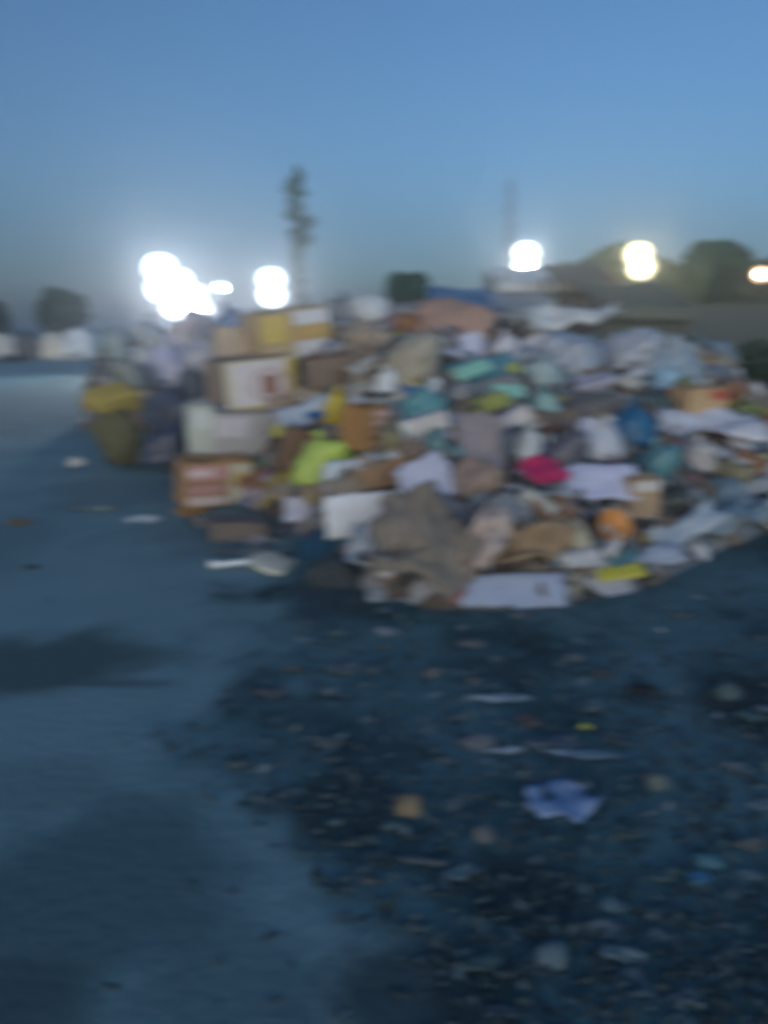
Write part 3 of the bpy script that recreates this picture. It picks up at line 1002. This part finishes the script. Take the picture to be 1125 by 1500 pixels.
road_scrap(372, 812, 120, 10, (.17, .19, .20), 'long dull grey strip lying behind the cream scoop')
p = ground(398, 830)
scoop = empty('broken_scoop', p + Vector((0, 0, .006)), (0, 0, R(3)))
tag(scoop, 'cream oval scoop head with white handle lying on the road', 'scoop')
register(385, 830, 'cream scoop')
s_ = px_scale(p)
bm = blob_mesh(72 * s_, 96 * s_, .045, 4, .15, .2, .6)
bm_obj('scoop_head', bm, mat('hard_plastic', (.74, .69, .56)), scoop, smooth=True)
bm = bmesh.new()
tube(bm, [(-30 * s_, 0, .03), (-50 * s_, -4 * s_, .03), (-70 * s_, -8 * s_, .025), (-84 * s_, -6 * s_, .022), (-88 * s_, 6 * s_, .022)], [.020, .018, .018, .026, .02], 8)
bm_obj('handle', bm, mat('hard_plastic', (.80, .82, .82)), scoop, smooth=True)

# ---- scraps in the dark foreground -----------------------------------------------
FG = [(568, 930, 30, 12, (.30, .33, .36), 'grey white scrap just before the large grey brown sacking'),
      (822, 1182, 100, 52, (.22, .32, .50), 'largest pale blue scrap alone on the dark gravel'),
      (592, 1184, 52, 44, (.20, .155, .10), 'tan crumpled scrap on the dark gravel'),
      (732, 1027, 88, 10, (.26, .34, .40), 'long thin pale strip on the dark gravel'),
      (740, 1105, 60, 8, (.30, .36, .42), 'short white strip in front of the long thin one'),
      (850, 1110, 120, 10, (.17, .24, .31), 'widest thin bluish strip behind the pale blue scrap'),
      (858, 1070, 18, 7, (.60, .56, .08), 'tiny bright yellow scrap'),
      (690, 947, 40, 10, (.14, .15, .16), 'dull grey scrap near the front pale sheet'),
      (632, 990, 26, 14, (.19, .18, .17), 'greyish pink chip on the gravel'),
      (842, 968, 26, 10, (.15, .17, .18), 'dim grey chip below the yellow strip'),
      (668, 1183, 34, 12, (.16, .19, .20), 'small grey scrap right of the tan one'),
      (714, 1226, 40, 34, (.12, .13, .135), 'round dull grey scrap below the pale blue one'),
      (575, 1217, 36, 10, (.13, .18, .18), 'thin greenish scrap under the tan one'),
      (810, 1406, 50, 44, (.09, .14, .17), 'bluish grey rag near the bottom edge'),
      (910, 1404, 64, 24, (.12, .18, .20), 'flat bluish scrap right of the bottom rag'),
      (962, 1378, 32, 18, (.12, .15, .17), 'small pale chip above the flat bluish scrap'),
      (1022, 1293, 30, 20, (.06, .19, .32), 'bright blue scrap at the lower right'),
      (1045, 1265, 50, 28, (.06, .15, .19), 'teal scrap behind the bright blue one'),
      (1005, 1470, 46, 24, (.10, .14, .15), 'dim grey scrap at the bottom right'),
      (775, 1062, 34, 20, (.13, .10, .09), 'brownish scrap on the gravel behind the white strip'),
      (940, 1015, 44, 14, (.012, .015, .016), 'black lump of rubber on the gravel'),
      (1070, 1015, 50, 30, (.06, .10, .11), 'dull teal scrap at the right edge'),
      (965, 1145, 40, 34, (.09, .12, .12), 'grey green scrap right of the pale blue one'),
      (920, 1225, 48, 20, (.08, .12, .11), 'dark green scrap below the widest strip'),
      (735, 1490, 60, 20, (.05, .08, .10), 'dark blue rag at the bottom edge'),
      (935, 1450, 70, 50, (.06, .10, .125), 'broad dull blue sheet at the bottom right'),
      (700, 1090, 60, 30, (.10, .12, .14), 'smudged grey sheet behind the short white strip'),
      (810, 1095, 90, 22, (.09, .12, .15), 'dusty blue sheet under the widest strip'),
      (655, 1120, 26, 10, (.12, .14, .15), 'pale chip left of the short white strip'),
      (480, 1095, 34, 16, (.12, .14, .14), 'faint grey scrap at the left end of the gravel'),
      (350, 1125, 40, 12, (.10, .13, .13), 'flat faint scrap where gravel meets road'),
      (400, 1020, 44, 12, (.12, .12, .13), 'dusty pink chip beside the road edge'),
      (430, 985, 24, 8, (.12, .13, .14), 'little grey chip beside the road edge'),
      (545, 985, 30, 9, (.11, .13, .15), 'slim grey sliver on the gravel'),
      (520, 1240, 30, 12, (.07, .09, .09), 'dim sliver left of the tan scrap'),
      (620, 1268, 70, 8, (.09, .11, .12), 'long dim sliver below the tan scrap'),
      (760, 905, 30, 8, (.14, .16, .18), 'grey sliver just below the front pale sheet'),
      (1000, 905, 50, 10, (.08, .11, .12), 'dull sliver right of the yellow strip'),
      (900, 1090, 36, 18, (.08, .10, .12), 'bluish smear of film above the pale blue scrap'),
      (780, 1145, 30, 12, (.06, .09, .12), 'dark bluish chip touching the pale blue scrap'),
      ]
for i, (cx, cy, w, h, c, lab) in enumerate(FG):
    if h > 26 and w < 70:
        bag(cx, cy, w, h * .9, c, lab, name='crumpled_scrap', cat='scrap', kind='paper', knot=False, sub=3, d=h * 1.2)
    else:
        road_scrap(cx, cy, w, h, c, lab, roll=random.uniform(-14, 14))

rg = random.Random(77)
k_ = 0
while k_ < 44:
    cx, cy = rg.uniform(430, 1120), rg.uniform(905, 1490)
    g_ = ground(cx, cy)
    if soil_share(g_.x, g_.y) < .5 or any(abs(cx - f[0]) < f[2] * .7 + 8 and abs(cy - f[1]) < f[3] * .8 + 12 for f in FG):
        continue
    sz = rg.choice([14, 18, 22, 28, 40, 58]) * (.6 + .6 * (cy - 900) / 600)
    t_ = rg.uniform(.7, 1.5)
    c_ = rg.choice([(.085, .13, .145), (.10, .125, .135), (.07, .12, .12), (.11, .115, .11), (.14, .18, .20)])
    road_scrap(cx, cy, sz, sz * rg.uniform(.25, .5), tuple(v * t_ for v in c_), 'dim chip of litter, one of dozens strewn over the dark gravel', roll=rg.uniform(-30, 30), group='dim chips strewn over the dark gravel')
    k_ += 1

# ---- filler rubbish: copies of a few pieces, each its own object -------------------
PAL = [('off-white', (.62, .62, .63)), ('pale grey', (.44, .45, .47)), ('mid grey', (.27, .28, .29)), ('charcoal', (.07, .075, .08)), ('dull blue', (.16, .23, .31)),
       ('dusty brown', (.25, .18, .13)), ('buff', (.42, .34, .25)), ('faded teal', (.15, .27, .28)), ('mauve', (.34, .29, .33)), ('pale lilac', (.47, .47, .56)),
       ('khaki', (.25, .23, .14)), ('slate', (.14, .16, .19)), ('rust brown', (.30, .15, .08)), ('ivory', (.58, .54, .45)), ('faded mustard', (.45, .34, .09)), ('dull green', (.15, .24, .15))]
PW = [14, 14, 8, 7, 7, 7, 8, 5, 6, 9, 4, 6, 2, 8, 2, 2]
PROTO = {}


def proto_mesh(kind, i):
    key = (kind, i)
    if key in PROTO:
        return PROTO[key]
    if kind == 'plastic_bag':
        bm = blob_mesh(1, .8, .55, 4, .5, .4, .4)
    elif kind == 'rag':
        bm = blob_mesh(1.2, .8, .35, 3, .35, .4, .4)
    elif kind == 'paper_sheet':
        bm = sheet_bm(1, .75, .13, .014, 10, .25, 0, .1)
    elif kind == 'film_strip':
        bm = sheet_bm(1.2, .32, .2, .014, 14, .35, 0, .1)
    elif kind == 'cardboard_piece':
        bm = sheet_bm(1.1, .7, .05, .03, 8, .06, (-.25, .25, 0, .4)[i % 4])
    elif kind == 'small_box':
        bm = bmesh.new()
        box(bm, (0, 0, .28), (.9, .65, .56), bevel=.03)
        bmesh.ops.subdivide_edges(bm, edges=[e for e in bm.edges if e.calc_length() > .3], cuts=3, use_grid_fill=True)
        for v in bm.verts:
            v.co += Vector((noise.noise(v.co * 3 + Vector((i, 0, 0))), noise.noise(v.co * 3 + Vector((0, i, 4))), noise.noise(v.co * 3 + Vector((9, 0, i))))) * .06
    elif kind == 'plastic_bottle':
        bm = bmesh.new()
        lathe(bm, [(.13, 0), (.16, .04), (.15, .3), (.16, .34), (.16, .6), (.11, .75), (.05, .86), (.05, .92), (.065, .925), (.065, 1.0)], 14, Matrix.Rotation(R(90), 4, 'X') @ Matrix.Translation((0, .14, -.5)))
    elif kind == 'cup':
        bm = bmesh.new()
        lathe(bm, [(.26, 0), (.36, .85), (.40, .86), (.40, .92), (.34, .92), (.24, .05)], 16)
    bmesh.ops.recalc_face_normals(bm, faces=bm.faces)
    me = bpy.data.meshes.new(kind)
    bm.to_mesh(me)
    bm.free()
    if kind not in ('small_box',):
        me.polygons.foreach_set('use_smooth', [True] * len(me.polygons))
    me.materials.append(None)
    PROTO[key] = me
    return me


KINDS = [('plastic_bag', 'bag', 'plastic_film', 'crumpled plastic bag', 9, (.13, .30)), ('rag', 'rag', 'cloth', 'twisted rag', 14, (.18, .36)), ('paper_sheet', 'paper', 'paper', 'creased paper sheet', 30, (.14, .32)), ('film_strip', 'strip', 'plastic_film', 'torn strip of plastic film', 26, (.22, .50)),
         ('cardboard_piece', 'cardboard', 'cardboard', 'flattened cardboard piece', 28, (.18, .38)), ('small_box', 'box', 'cardboard', 'small dented box', 16, (.13, .26)), ('plastic_bottle', 'bottle', 'hard_plastic', 'plastic bottle', 10, (.18, .28)), ('cup', 'cup', 'hard_plastic', 'discarded cup', 6, (.10, .15))]
GROUPS = {'film_strip': 'strips of film scattered through the heap', 'plastic_bag': 'small bags scattered through the heap', 'rag': 'rags scattered through the heap', 'paper_sheet': 'paper sheets scattered through the heap', 'cardboard_piece': 'cardboard pieces scattered through the heap',
          'small_box': 'small boxes scattered through the heap', 'plastic_bottle': 'bottles scattered through the heap', 'cup': 'cups scattered through the heap'}
USED = set()


def rel_label(base, px, py):
    near = sorted(LAND, key=lambda q: math.hypot(q[0] - px, (q[1] - py) * 1.3))
    opts = []
    for q in near[:3]:
        dx, dy = px - q[0], py - q[1]
        if abs(dy) > abs(dx) * .7:
            rel = 'just above' if dy < 0 else 'just below'
        else:
            rel = 'beside'
        opts.append(f'{base} {rel} the {q[2]}')
    opts.append(f'{base} between the {near[0][2]} and {near[1][2]}')
    for o in opts:
        if o not in USED and len(o.split()) <= 16:
            USED.add(o)
            return o
    return None


rng = random.Random(5)
count = 0
tries = 0
placed = []
while count < 290 and tries < 30000:
    tries += 1
    x, y = rng.uniform(-4.6, 5.0), rng.uniform(3.7, 11.5)
    z = mound(x, y)
    if z < 0.04:
        continue
    p = Vector((x, y, z))
    q = proj(p)
    if not (150 < q[0] < 1140) or q[1] < 430:
        continue
    if any(abs(q[0] - r[0]) < r[2] * .46 + 7 and -r[3] * .44 - 2 < q[1] - r[1] < r[3] * .5 + 14 for r in RECTS):
        continue
    h = hit(*q)
    if (h - p).length > .35 or any((p - w).length < .085 for w in placed):
        continue
    nm, cat, mk, phrase, wt, size = rng.choices(KINDS, [k[4] for k in KINDS])[0]
    cn, cc = rng.choices(PAL, PW)[0]
    if nm in ('cardboard_piece', 'small_box') and cn in ('dull blue', 'faded teal', 'pale lilac', 'dull green', 'mauve', 'slate', 'charcoal'):
        cn, cc = rng.choice([PAL[5], PAL[6], PAL[13], PAL[12]])
    lab = rel_label(f'{cn} {phrase}', *q)
    if lab is None:
        continue
    me = proto_mesh(nm, rng.randrange(5))
    o = bpy.data.objects.new(nm, me)
    COL.objects.link(o)
    o.material_slots[0].link = 'OBJECT'
    o.material_slots[0].material = mat(mk, cc)
    s = rng.uniform(*size)
    nrm = normal(x, y)
    tilt = nrm.lerp(Vector((rng.gauss(0, .3), -.5 + rng.gauss(0, .3), .9)).normalized(), .5).normalized()
    o.rotation_euler = (Vector((0, 0, 1)).rotation_difference(tilt).to_matrix().to_4x4() @ Matrix.Rotation(rng.gauss(.35, .35) if nm in ('film_strip', 'paper_sheet', 'cardboard_piece') else rng.uniform(0, 6.28), 4, 'Z')).to_euler()
    o.scale = (s * rng.uniform(.85, 1.2), s * rng.uniform(.85, 1.2), s * rng.uniform(.8, 1.2))
    o.location = p + nrm * (.02 if nm not in ('paper_sheet', 'cardboard_piece') else .05)
    tag(o, lab, cat, GROUPS[nm])
    placed.append(p)
    count += 1
print('filler pieces', count, 'after', tries)

# ================================================================== BACKGROUND
def leaf_crown(name, blobs, n, size, m, parent, shape=1.0):
    vs, fs = [], []
    tot = sum(b[3] * b[4] * b[5] for b in blobs) or 1
    for b in blobs:
        k = int(n * b[3] * b[4] * b[5] / tot)
        for _ in range(k):
            d = Vector((random.gauss(0, 1), random.gauss(0, 1), random.gauss(0, 1))).normalized()
            rr = random.uniform(.45, 1.05) ** .6
            c = Vector((b[0] + d.x * b[3] * rr, b[1] + d.y * b[4] * rr, b[2] + d.z * b[5] * rr))
            s = size * random.uniform(.5, 1.4)
            q = Euler((random.uniform(0, 6.3), random.uniform(0, 6.3), random.uniform(0, 6.3))).to_matrix()
            i = len(vs)
            for u, v in ((-.5, 0), (0, -.35), (.5, 0), (0, .35)):
                vs.append(c + q @ Vector((u * s, v * s * shape, 0)))
            fs.append((i, i + 1, i + 2, i + 3))
    return mesh_obj(name, vs, fs, m, parent)


def tree(name, px, pbase, ptop, wpx, Y, c, label, group, n=2600, kind='round', leaf=None, trunk_show=.25):
    base = at_y(px, pbase, Y)
    top = at_y(px, ptop, Y)
    base.z = 0
    H = top.z
    Wd = wpx * depth(top) / FPX
    t = empty(name, (base.x, Y, 0))
    tag(t, label, 'tree', group)
    r = max(.05, H * .022)
    bm = bmesh.new()
    tube(bm, [(0, 0, 0), (.05 * Wd, 0, H * .3), (0, .02 * Wd, H * .6), (.01, 0, H * .9)], [r, r * .8, r * .5, r * .2], 9)
    for k in range(7):
        a = k * 2.4
        z0 = H * (.3 + .07 * k)
        L = Wd * .33
        tube(bm, [(0, 0, z0), (L * .5 * math.cos(a), L * .5 * math.sin(a), z0 + L * .3), (L * math.cos(a), L * math.sin(a), z0 + L * .5)], [r * .45, r * .3, r * .1], 6)
    bm_obj('trunk', bm, mat('bark', (.09, .075, .06)), t, smooth=True)
    bl = []
    if kind == 'round':
        for k in range(9):
            a = random.uniform(0, 6.3)
            q = random.uniform(0, .3) * Wd
            bl.append((q * math.cos(a), q * math.sin(a), H * random.uniform(.28, .84), Wd * random.uniform(.16, .26), Wd * random.uniform(.16, .26), H * random.uniform(.12, .19)))
        bl.append((0, 0, H * .54, Wd * .34, Wd * .32, H * .34))
    elif kind == 'boxy':
        for i in (-1, 1):
            for z in (.45, .65, .85):
                bl.append((i * Wd * .24, 0, H * z, Wd * .28, Wd * .3, H * .16))
        bl.append((0, 0, H * .65, Wd * .45, Wd * .4, H * .34))
    elif kind == 'slim':
        prof = [(.10, .26), (.35, .30), (.50, .36), (.55, .58), (.60, .82), (.64, .86), (.69, .66), (.75, .54), (.82, .50), (.90, .46), (.97, .36), (1.0, .26)]
        for k in range(46):
            z = .12 + .87 * (k + random.random()) / 46
            w = float(np.interp(z, [q[0] for q in prof], [q[1] for q in prof]))
            a = random.uniform(0, 6.3)
            rr = w * Wd * .5 * random.uniform(.2, .8)
            bl.append((rr * math.cos(a) + Wd * .10 * (.54 < z < .72), rr * math.sin(a), H * z, Wd * w * random.uniform(.16, .34), Wd * w * random.uniform(.16, .34), H * random.uniform(.015, .032)))
    leaf_crown('crown', bl, n, leaf or Wd * .09, mat('leaf', c), t)
    return t


random.seed(21)
G1 = 'round trees along the horizon'
tree('tree', 92, 520, 420, 92, 42, (.018, .060, .030), 'round dark green tree standing alone on the left horizon', G1, 5200)
tree('tree', 0, 520, 440, 62, 42, (.022, .055, .03), 'dark tree cut by the left edge of the photo', G1, 3600)
tree('tree', 597, 500, 399, 66, 17, (.014, .075, .040), 'boxy dark green tree peeping over the crest of the heap', G1, 9000, kind='boxy')
tree('tree', 890, 500, 346, 150, 55, (.10, .19, .045), 'yellowish green tree behind the yellowish floodlight', G1, 3600)
tree('tree', 1045, 500, 336, 150, 50, (.048, .135, .045), 'wide dark green tree in the right background', G1, 5200)
tree('tree', 1150, 500, 340, 130, 52, (.042, .13, .04), 'dark green tree cut by the right edge', G1, 4000)
tree('tree', 975, 500, 374, 140, 46, (.075, .16, .05), 'low bushy tree between the two big right-hand trees', G1, 2600)
tree('slim_tree', 440, 505, 241, 58, 85, (.10, .19, .085), 'tall slim tree rising alone above the heap', 'slim trees', 5200, kind='slim', leaf=.5)
tree('slim_tree', 739, 500, 262, 22, 220, (.10, .14, .17), 'faint distant slim tree left of the round floodlight', 'slim trees', 1800, kind='slim', leaf=1.0)  # leaf colour paled and blued to carry distance haze
tree('tree', 716, 505, 388, 40, 70, (.035, .05, .04), 'small dim tree just left of the white awning', G1, 1200)

tree('tree', 850, 490, 372, 110, 52, (.075, .155, .045), 'dull green tree behind the brown cloth shelter', G1, 3000)
tree('tree', 935, 490, 372, 120, 58, (.085, .16, .045), 'olive tree directly behind the yellowish floodlight', G1, 3000)
tree('tree', 1100, 490, 372, 130, 44, (.038, .11, .04), 'dense dark tree low behind the small warm floodlight', G1, 5000)
# hedge at the right
hb = at_y(1090, 585, 13.5)
hg = empty('hedge', (hb.x + 1.2, 14.2, 0))
tag(hg, 'dark green hedge beyond the right end of the heap', 'hedge')
bl = [(-2.4 + .6 * k, random.uniform(-.2, .2), .5 + random.uniform(-.05, .1), .5, .6, .58) for k in range(12)]
leaf_crown('foliage', bl, 9000, .11, mat('leaf', (.022, .055, .025)), hg)
bm = bmesh.new()
for k in range(22):
    x = -2.5 + .32 * k
    tube(bm, [(x, 0, 0), (x + .08, .05, .4), (x - .06, 0, .9)], [.03, .02, .008], 6)
bm_obj('stems', bm, mat('bark', (.06, .05, .04)), hg)

# low wall behind the hedge
wl = empty('boundary_wall', (11.5, 24, 0))
tag(wl, 'low grey rendered wall behind the green hedge', 'wall')
bm = bmesh.new()
box(bm, (0, 0, .95), (9.0, .22, 1.9), bevel=.02)
bm_obj('wall', bm, mat('stone', (.085, .105, .10)), wl)
bm = bmesh.new()
box(bm, (0, 0, 1.95), (9.1, .32, .09), bevel=.015)
bm_obj('coping', bm, mat('stone', (.11, .13, .12)), wl)


def shelter(px0, px1, ptop, Y, depth_m, roofc, wallc, label, short, drop=.22, walls=True, kind='cloth', slope=.25):
    a, b = at_y(px0, ptop, Y), at_y(px1, ptop, Y)
    H = a.z
    Wd = b.x - a.x
    t = empty('market_shelter', ((a.x + b.x) / 2, Y, 0))
    tag(t, label, 'shelter', 'makeshift shelters behind the heap')
    for sx in (-1, 1):
        for y in (0, depth_m):
            bm = bmesh.new()
            tube(bm, [(sx * (Wd / 2 - .05), y, 0), (sx * (Wd / 2 - .05), y, H - .12)], .035, 8)
            bm_obj('post', bm, mat('wood', (.14, .11, .08)), t)
    bm = sheet_bm(Wd + .2, depth_m + .3, .05, .02, 18, .03)
    o = bm_obj('roof', bm, mat(kind, roofc), t, smooth=True)
    o.location = (0, depth_m / 2, H - .08)
    o.rotation_euler = (slope, 0, 0)
    bm = sheet_bm(Wd + .15, drop, .03, .012, 18, .05)
    o = bm_obj('valance', bm, mat(kind, roofc), t, smooth=True)
    o.location = (0, -.16, H - .1 - slope * depth_m / 2 - drop / 2)
    o.rotation_euler = (R(90), 0, 0)
    if walls:
        bm = sheet_bm(Wd, H - .3, .04, .012, 18, .02)
        o = bm_obj('side_cloth', bm, mat('cloth', wallc), t, smooth=True)
        o.location = (0, .06, (H - .3) / 2)
        o.rotation_euler = (R(88), 0, 0)
    return t


shelter(734, 812, 396, 19, 1.6, (.70, .74, .74), (.20, .25, .27), 'white awning shelter directly under the round floodlight', 'white awning')
shelter(818, 902, 392, 17, 1.6, (.17, .16, .13), (.12, .115, .10), 'brown cloth shelter between the white awning and yellowish floodlight', None)
shelter(888, 1014, 424, 14, 1.8, (.13, .15, .125), (.11, .13, .115), 'wide grey tarpaulin shelter at the right behind the heap', None)
shelter(640, 724, 430, 13, 1.4, (.03, .10, .22), (.03, .09, .19), 'blue tarpaulin shelter right of the boxy green tree', None, kind='plastic_film')
shelter(735, 815, 440, 14, 1.4, (.34, .36, .36), (.28, .30, .31), 'low pale grey shelter before the white awning', None)
# pale heaped sacks far off beside the road at the left
random.seed(33)
far = [(10, 505, 50, 34, (.55, .55, .50), 'pale sack heap at the far left edge beside the road'), (48, 506, 46, 40, (.05, .06, .07), 'dark bag between two pale ones at the far roadside'),
       (82, 502, 62, 34, (.62, .58, .48), 'cream bag under the round tree at the far roadside'), (126, 500, 72, 38, (.66, .70, .72), 'white bag right of the cream one at the far roadside'), (158, 497, 40, 40, (.14, .22, .20), 'greenish bag at the end of the far row'),
       (20, 524, 44, 12, (.06, .07, .08), 'low dark bag before the far row of bags'), (110, 520, 40, 14, (.40, .42, .42), 'low grey bag before the white far bag')]
for (cx, cy, w, h, c, lab) in far:
    g_ = ground(cx, 526 if h > 20 else cy + h / 2)
    k = depth(g_) / FPX
    top = at_y(cx, cy - h / 2, g_.y).z
    o = bm_obj('plastic_bag', blob_mesh(w * k, w * k * .8, top, 4, .2, .25, .5), mat('plastic_film', c), smooth=True)
    o.location = g_
    tag(o, lab, 'bag', 'bags heaped at the far roadside')


# floodlights on masts
def floodlight(px, py, Y, size, strength, c, label, heads=((0, 0),), pole=True):
    p = at_y(px, py, Y)
    t = empty('floodlight', (p.x, Y, 0))
    tag(t, label, 'floodlight', 'lit floodlights behind the heap')
    em = emit_mat('floodlight_glow', c, strength * 2.0)
    rf = emit_mat('floodlight_edge_glow', c, 1.5)  # reflector ring emits by itself, to soften the lamp's bright edge
    hm_ = mat('metal', (.12, .12, .13))
    bm = bmesh.new()
    tube(bm, [(0, .12, 0), (0, .12, p.z * .5), (0, .12, p.z + .1)], [.06, .05, .04], 10)
    bm_obj('pole', bm, hm_, t, smooth=True)
    if len(heads) > 1:
        xs = [h[0] for h in heads]
        bm = bmesh.new()
        box(bm, ((min(xs) + max(xs)) / 2, .12, p.z), (max(xs) - min(xs) + .1, .05, .05))
        bm_obj('crossbar', bm, hm_, t)
    for (hx, hz, *k) in heads:
        s = size * (k[0] if k else 1)
        face = Matrix.Translation((hx, 0, p.z + hz)) @ Matrix.Rotation(R(90), 4, 'X')
        bm = bmesh.new()
        lathe(bm, [(s * .25, -.16), (s * .70, -.05), (s * .80, .0), (s * .80, .05), (s * .76, .05), (s * .74, .005)], 28, face)
        h = bm_obj('lamp_housing', bm, hm_, t, smooth=True)
        bm = bmesh.new()
        lathe(bm, [(s * .735, .012), (s * .735, .020), (s * .55, .016), (s * .40, .012)], 28, face)
        bm_obj('glowing_reflector', bm, rf, h, smooth=True)
        bm = bmesh.new()
        lathe(bm, [(s * .34, .016), (s * .34, .03), (s * .2, .045), (s * .03, .05)], 28, face)
        bm_obj('lamp_lens', bm, em, h, smooth=True)
    return t


COOL, WARM = (.80, .93, 1.0), (1.0, .94, .60)
floodlight(258, 424, 22, .60, 72, COOL, 'largest white floodlight cluster on the left', heads=((-.42, .55), (-.40, .05), (.05, .15), (.40, -.22), (.02, -.42), (.62, -.55, .8), (1.28, .05, .36)))
floodlight(398, 421, 24, .52, 100, COOL, 'single white floodlight right of the largest cluster', heads=((0, .22), (0, -.22)))
floodlight(770, 381, 25, .50, 90, (.88, 1.0, .97), 'round white floodlight above the white awning', heads=((0, .2), (0, -.2)))
floodlight(937, 382, 24, .52, 60, WARM, 'yellowish floodlight in front of the trees', heads=((-.05, .18), (.05, -.18)))
floodlight(1115, 402, 27, .36, 30, (1.0, .70, .42), 'small warm floodlight at the right edge')

# ================================================================== dusty air
bm = bmesh.new()
box(bm, (0, 115, 13.5), (360, 250, 29))
hz = bm_obj('haze', bm, bpy.data.materials.new('dusty_air'))
hz['kind'] = 'stuff'
m = hz.data.materials[0]
m.use_nodes = True
nn = m.node_tree.nodes
for x in list(nn):
    if x.type == 'BSDF_PRINCIPLED':
        nn.remove(x)
pv = nn.new('ShaderNodeVolumePrincipled')
pv.inputs['Color'].default_value = (.98, .93, 1.0, 1)
pv.inputs['Density'].default_value = 0.0042
pv.inputs['Anisotropy'].default_value = 0.88
m.node_tree.links.new(pv.outputs[0], [x for x in nn if x.type == 'OUTPUT_MATERIAL'][0].inputs['Volume'])
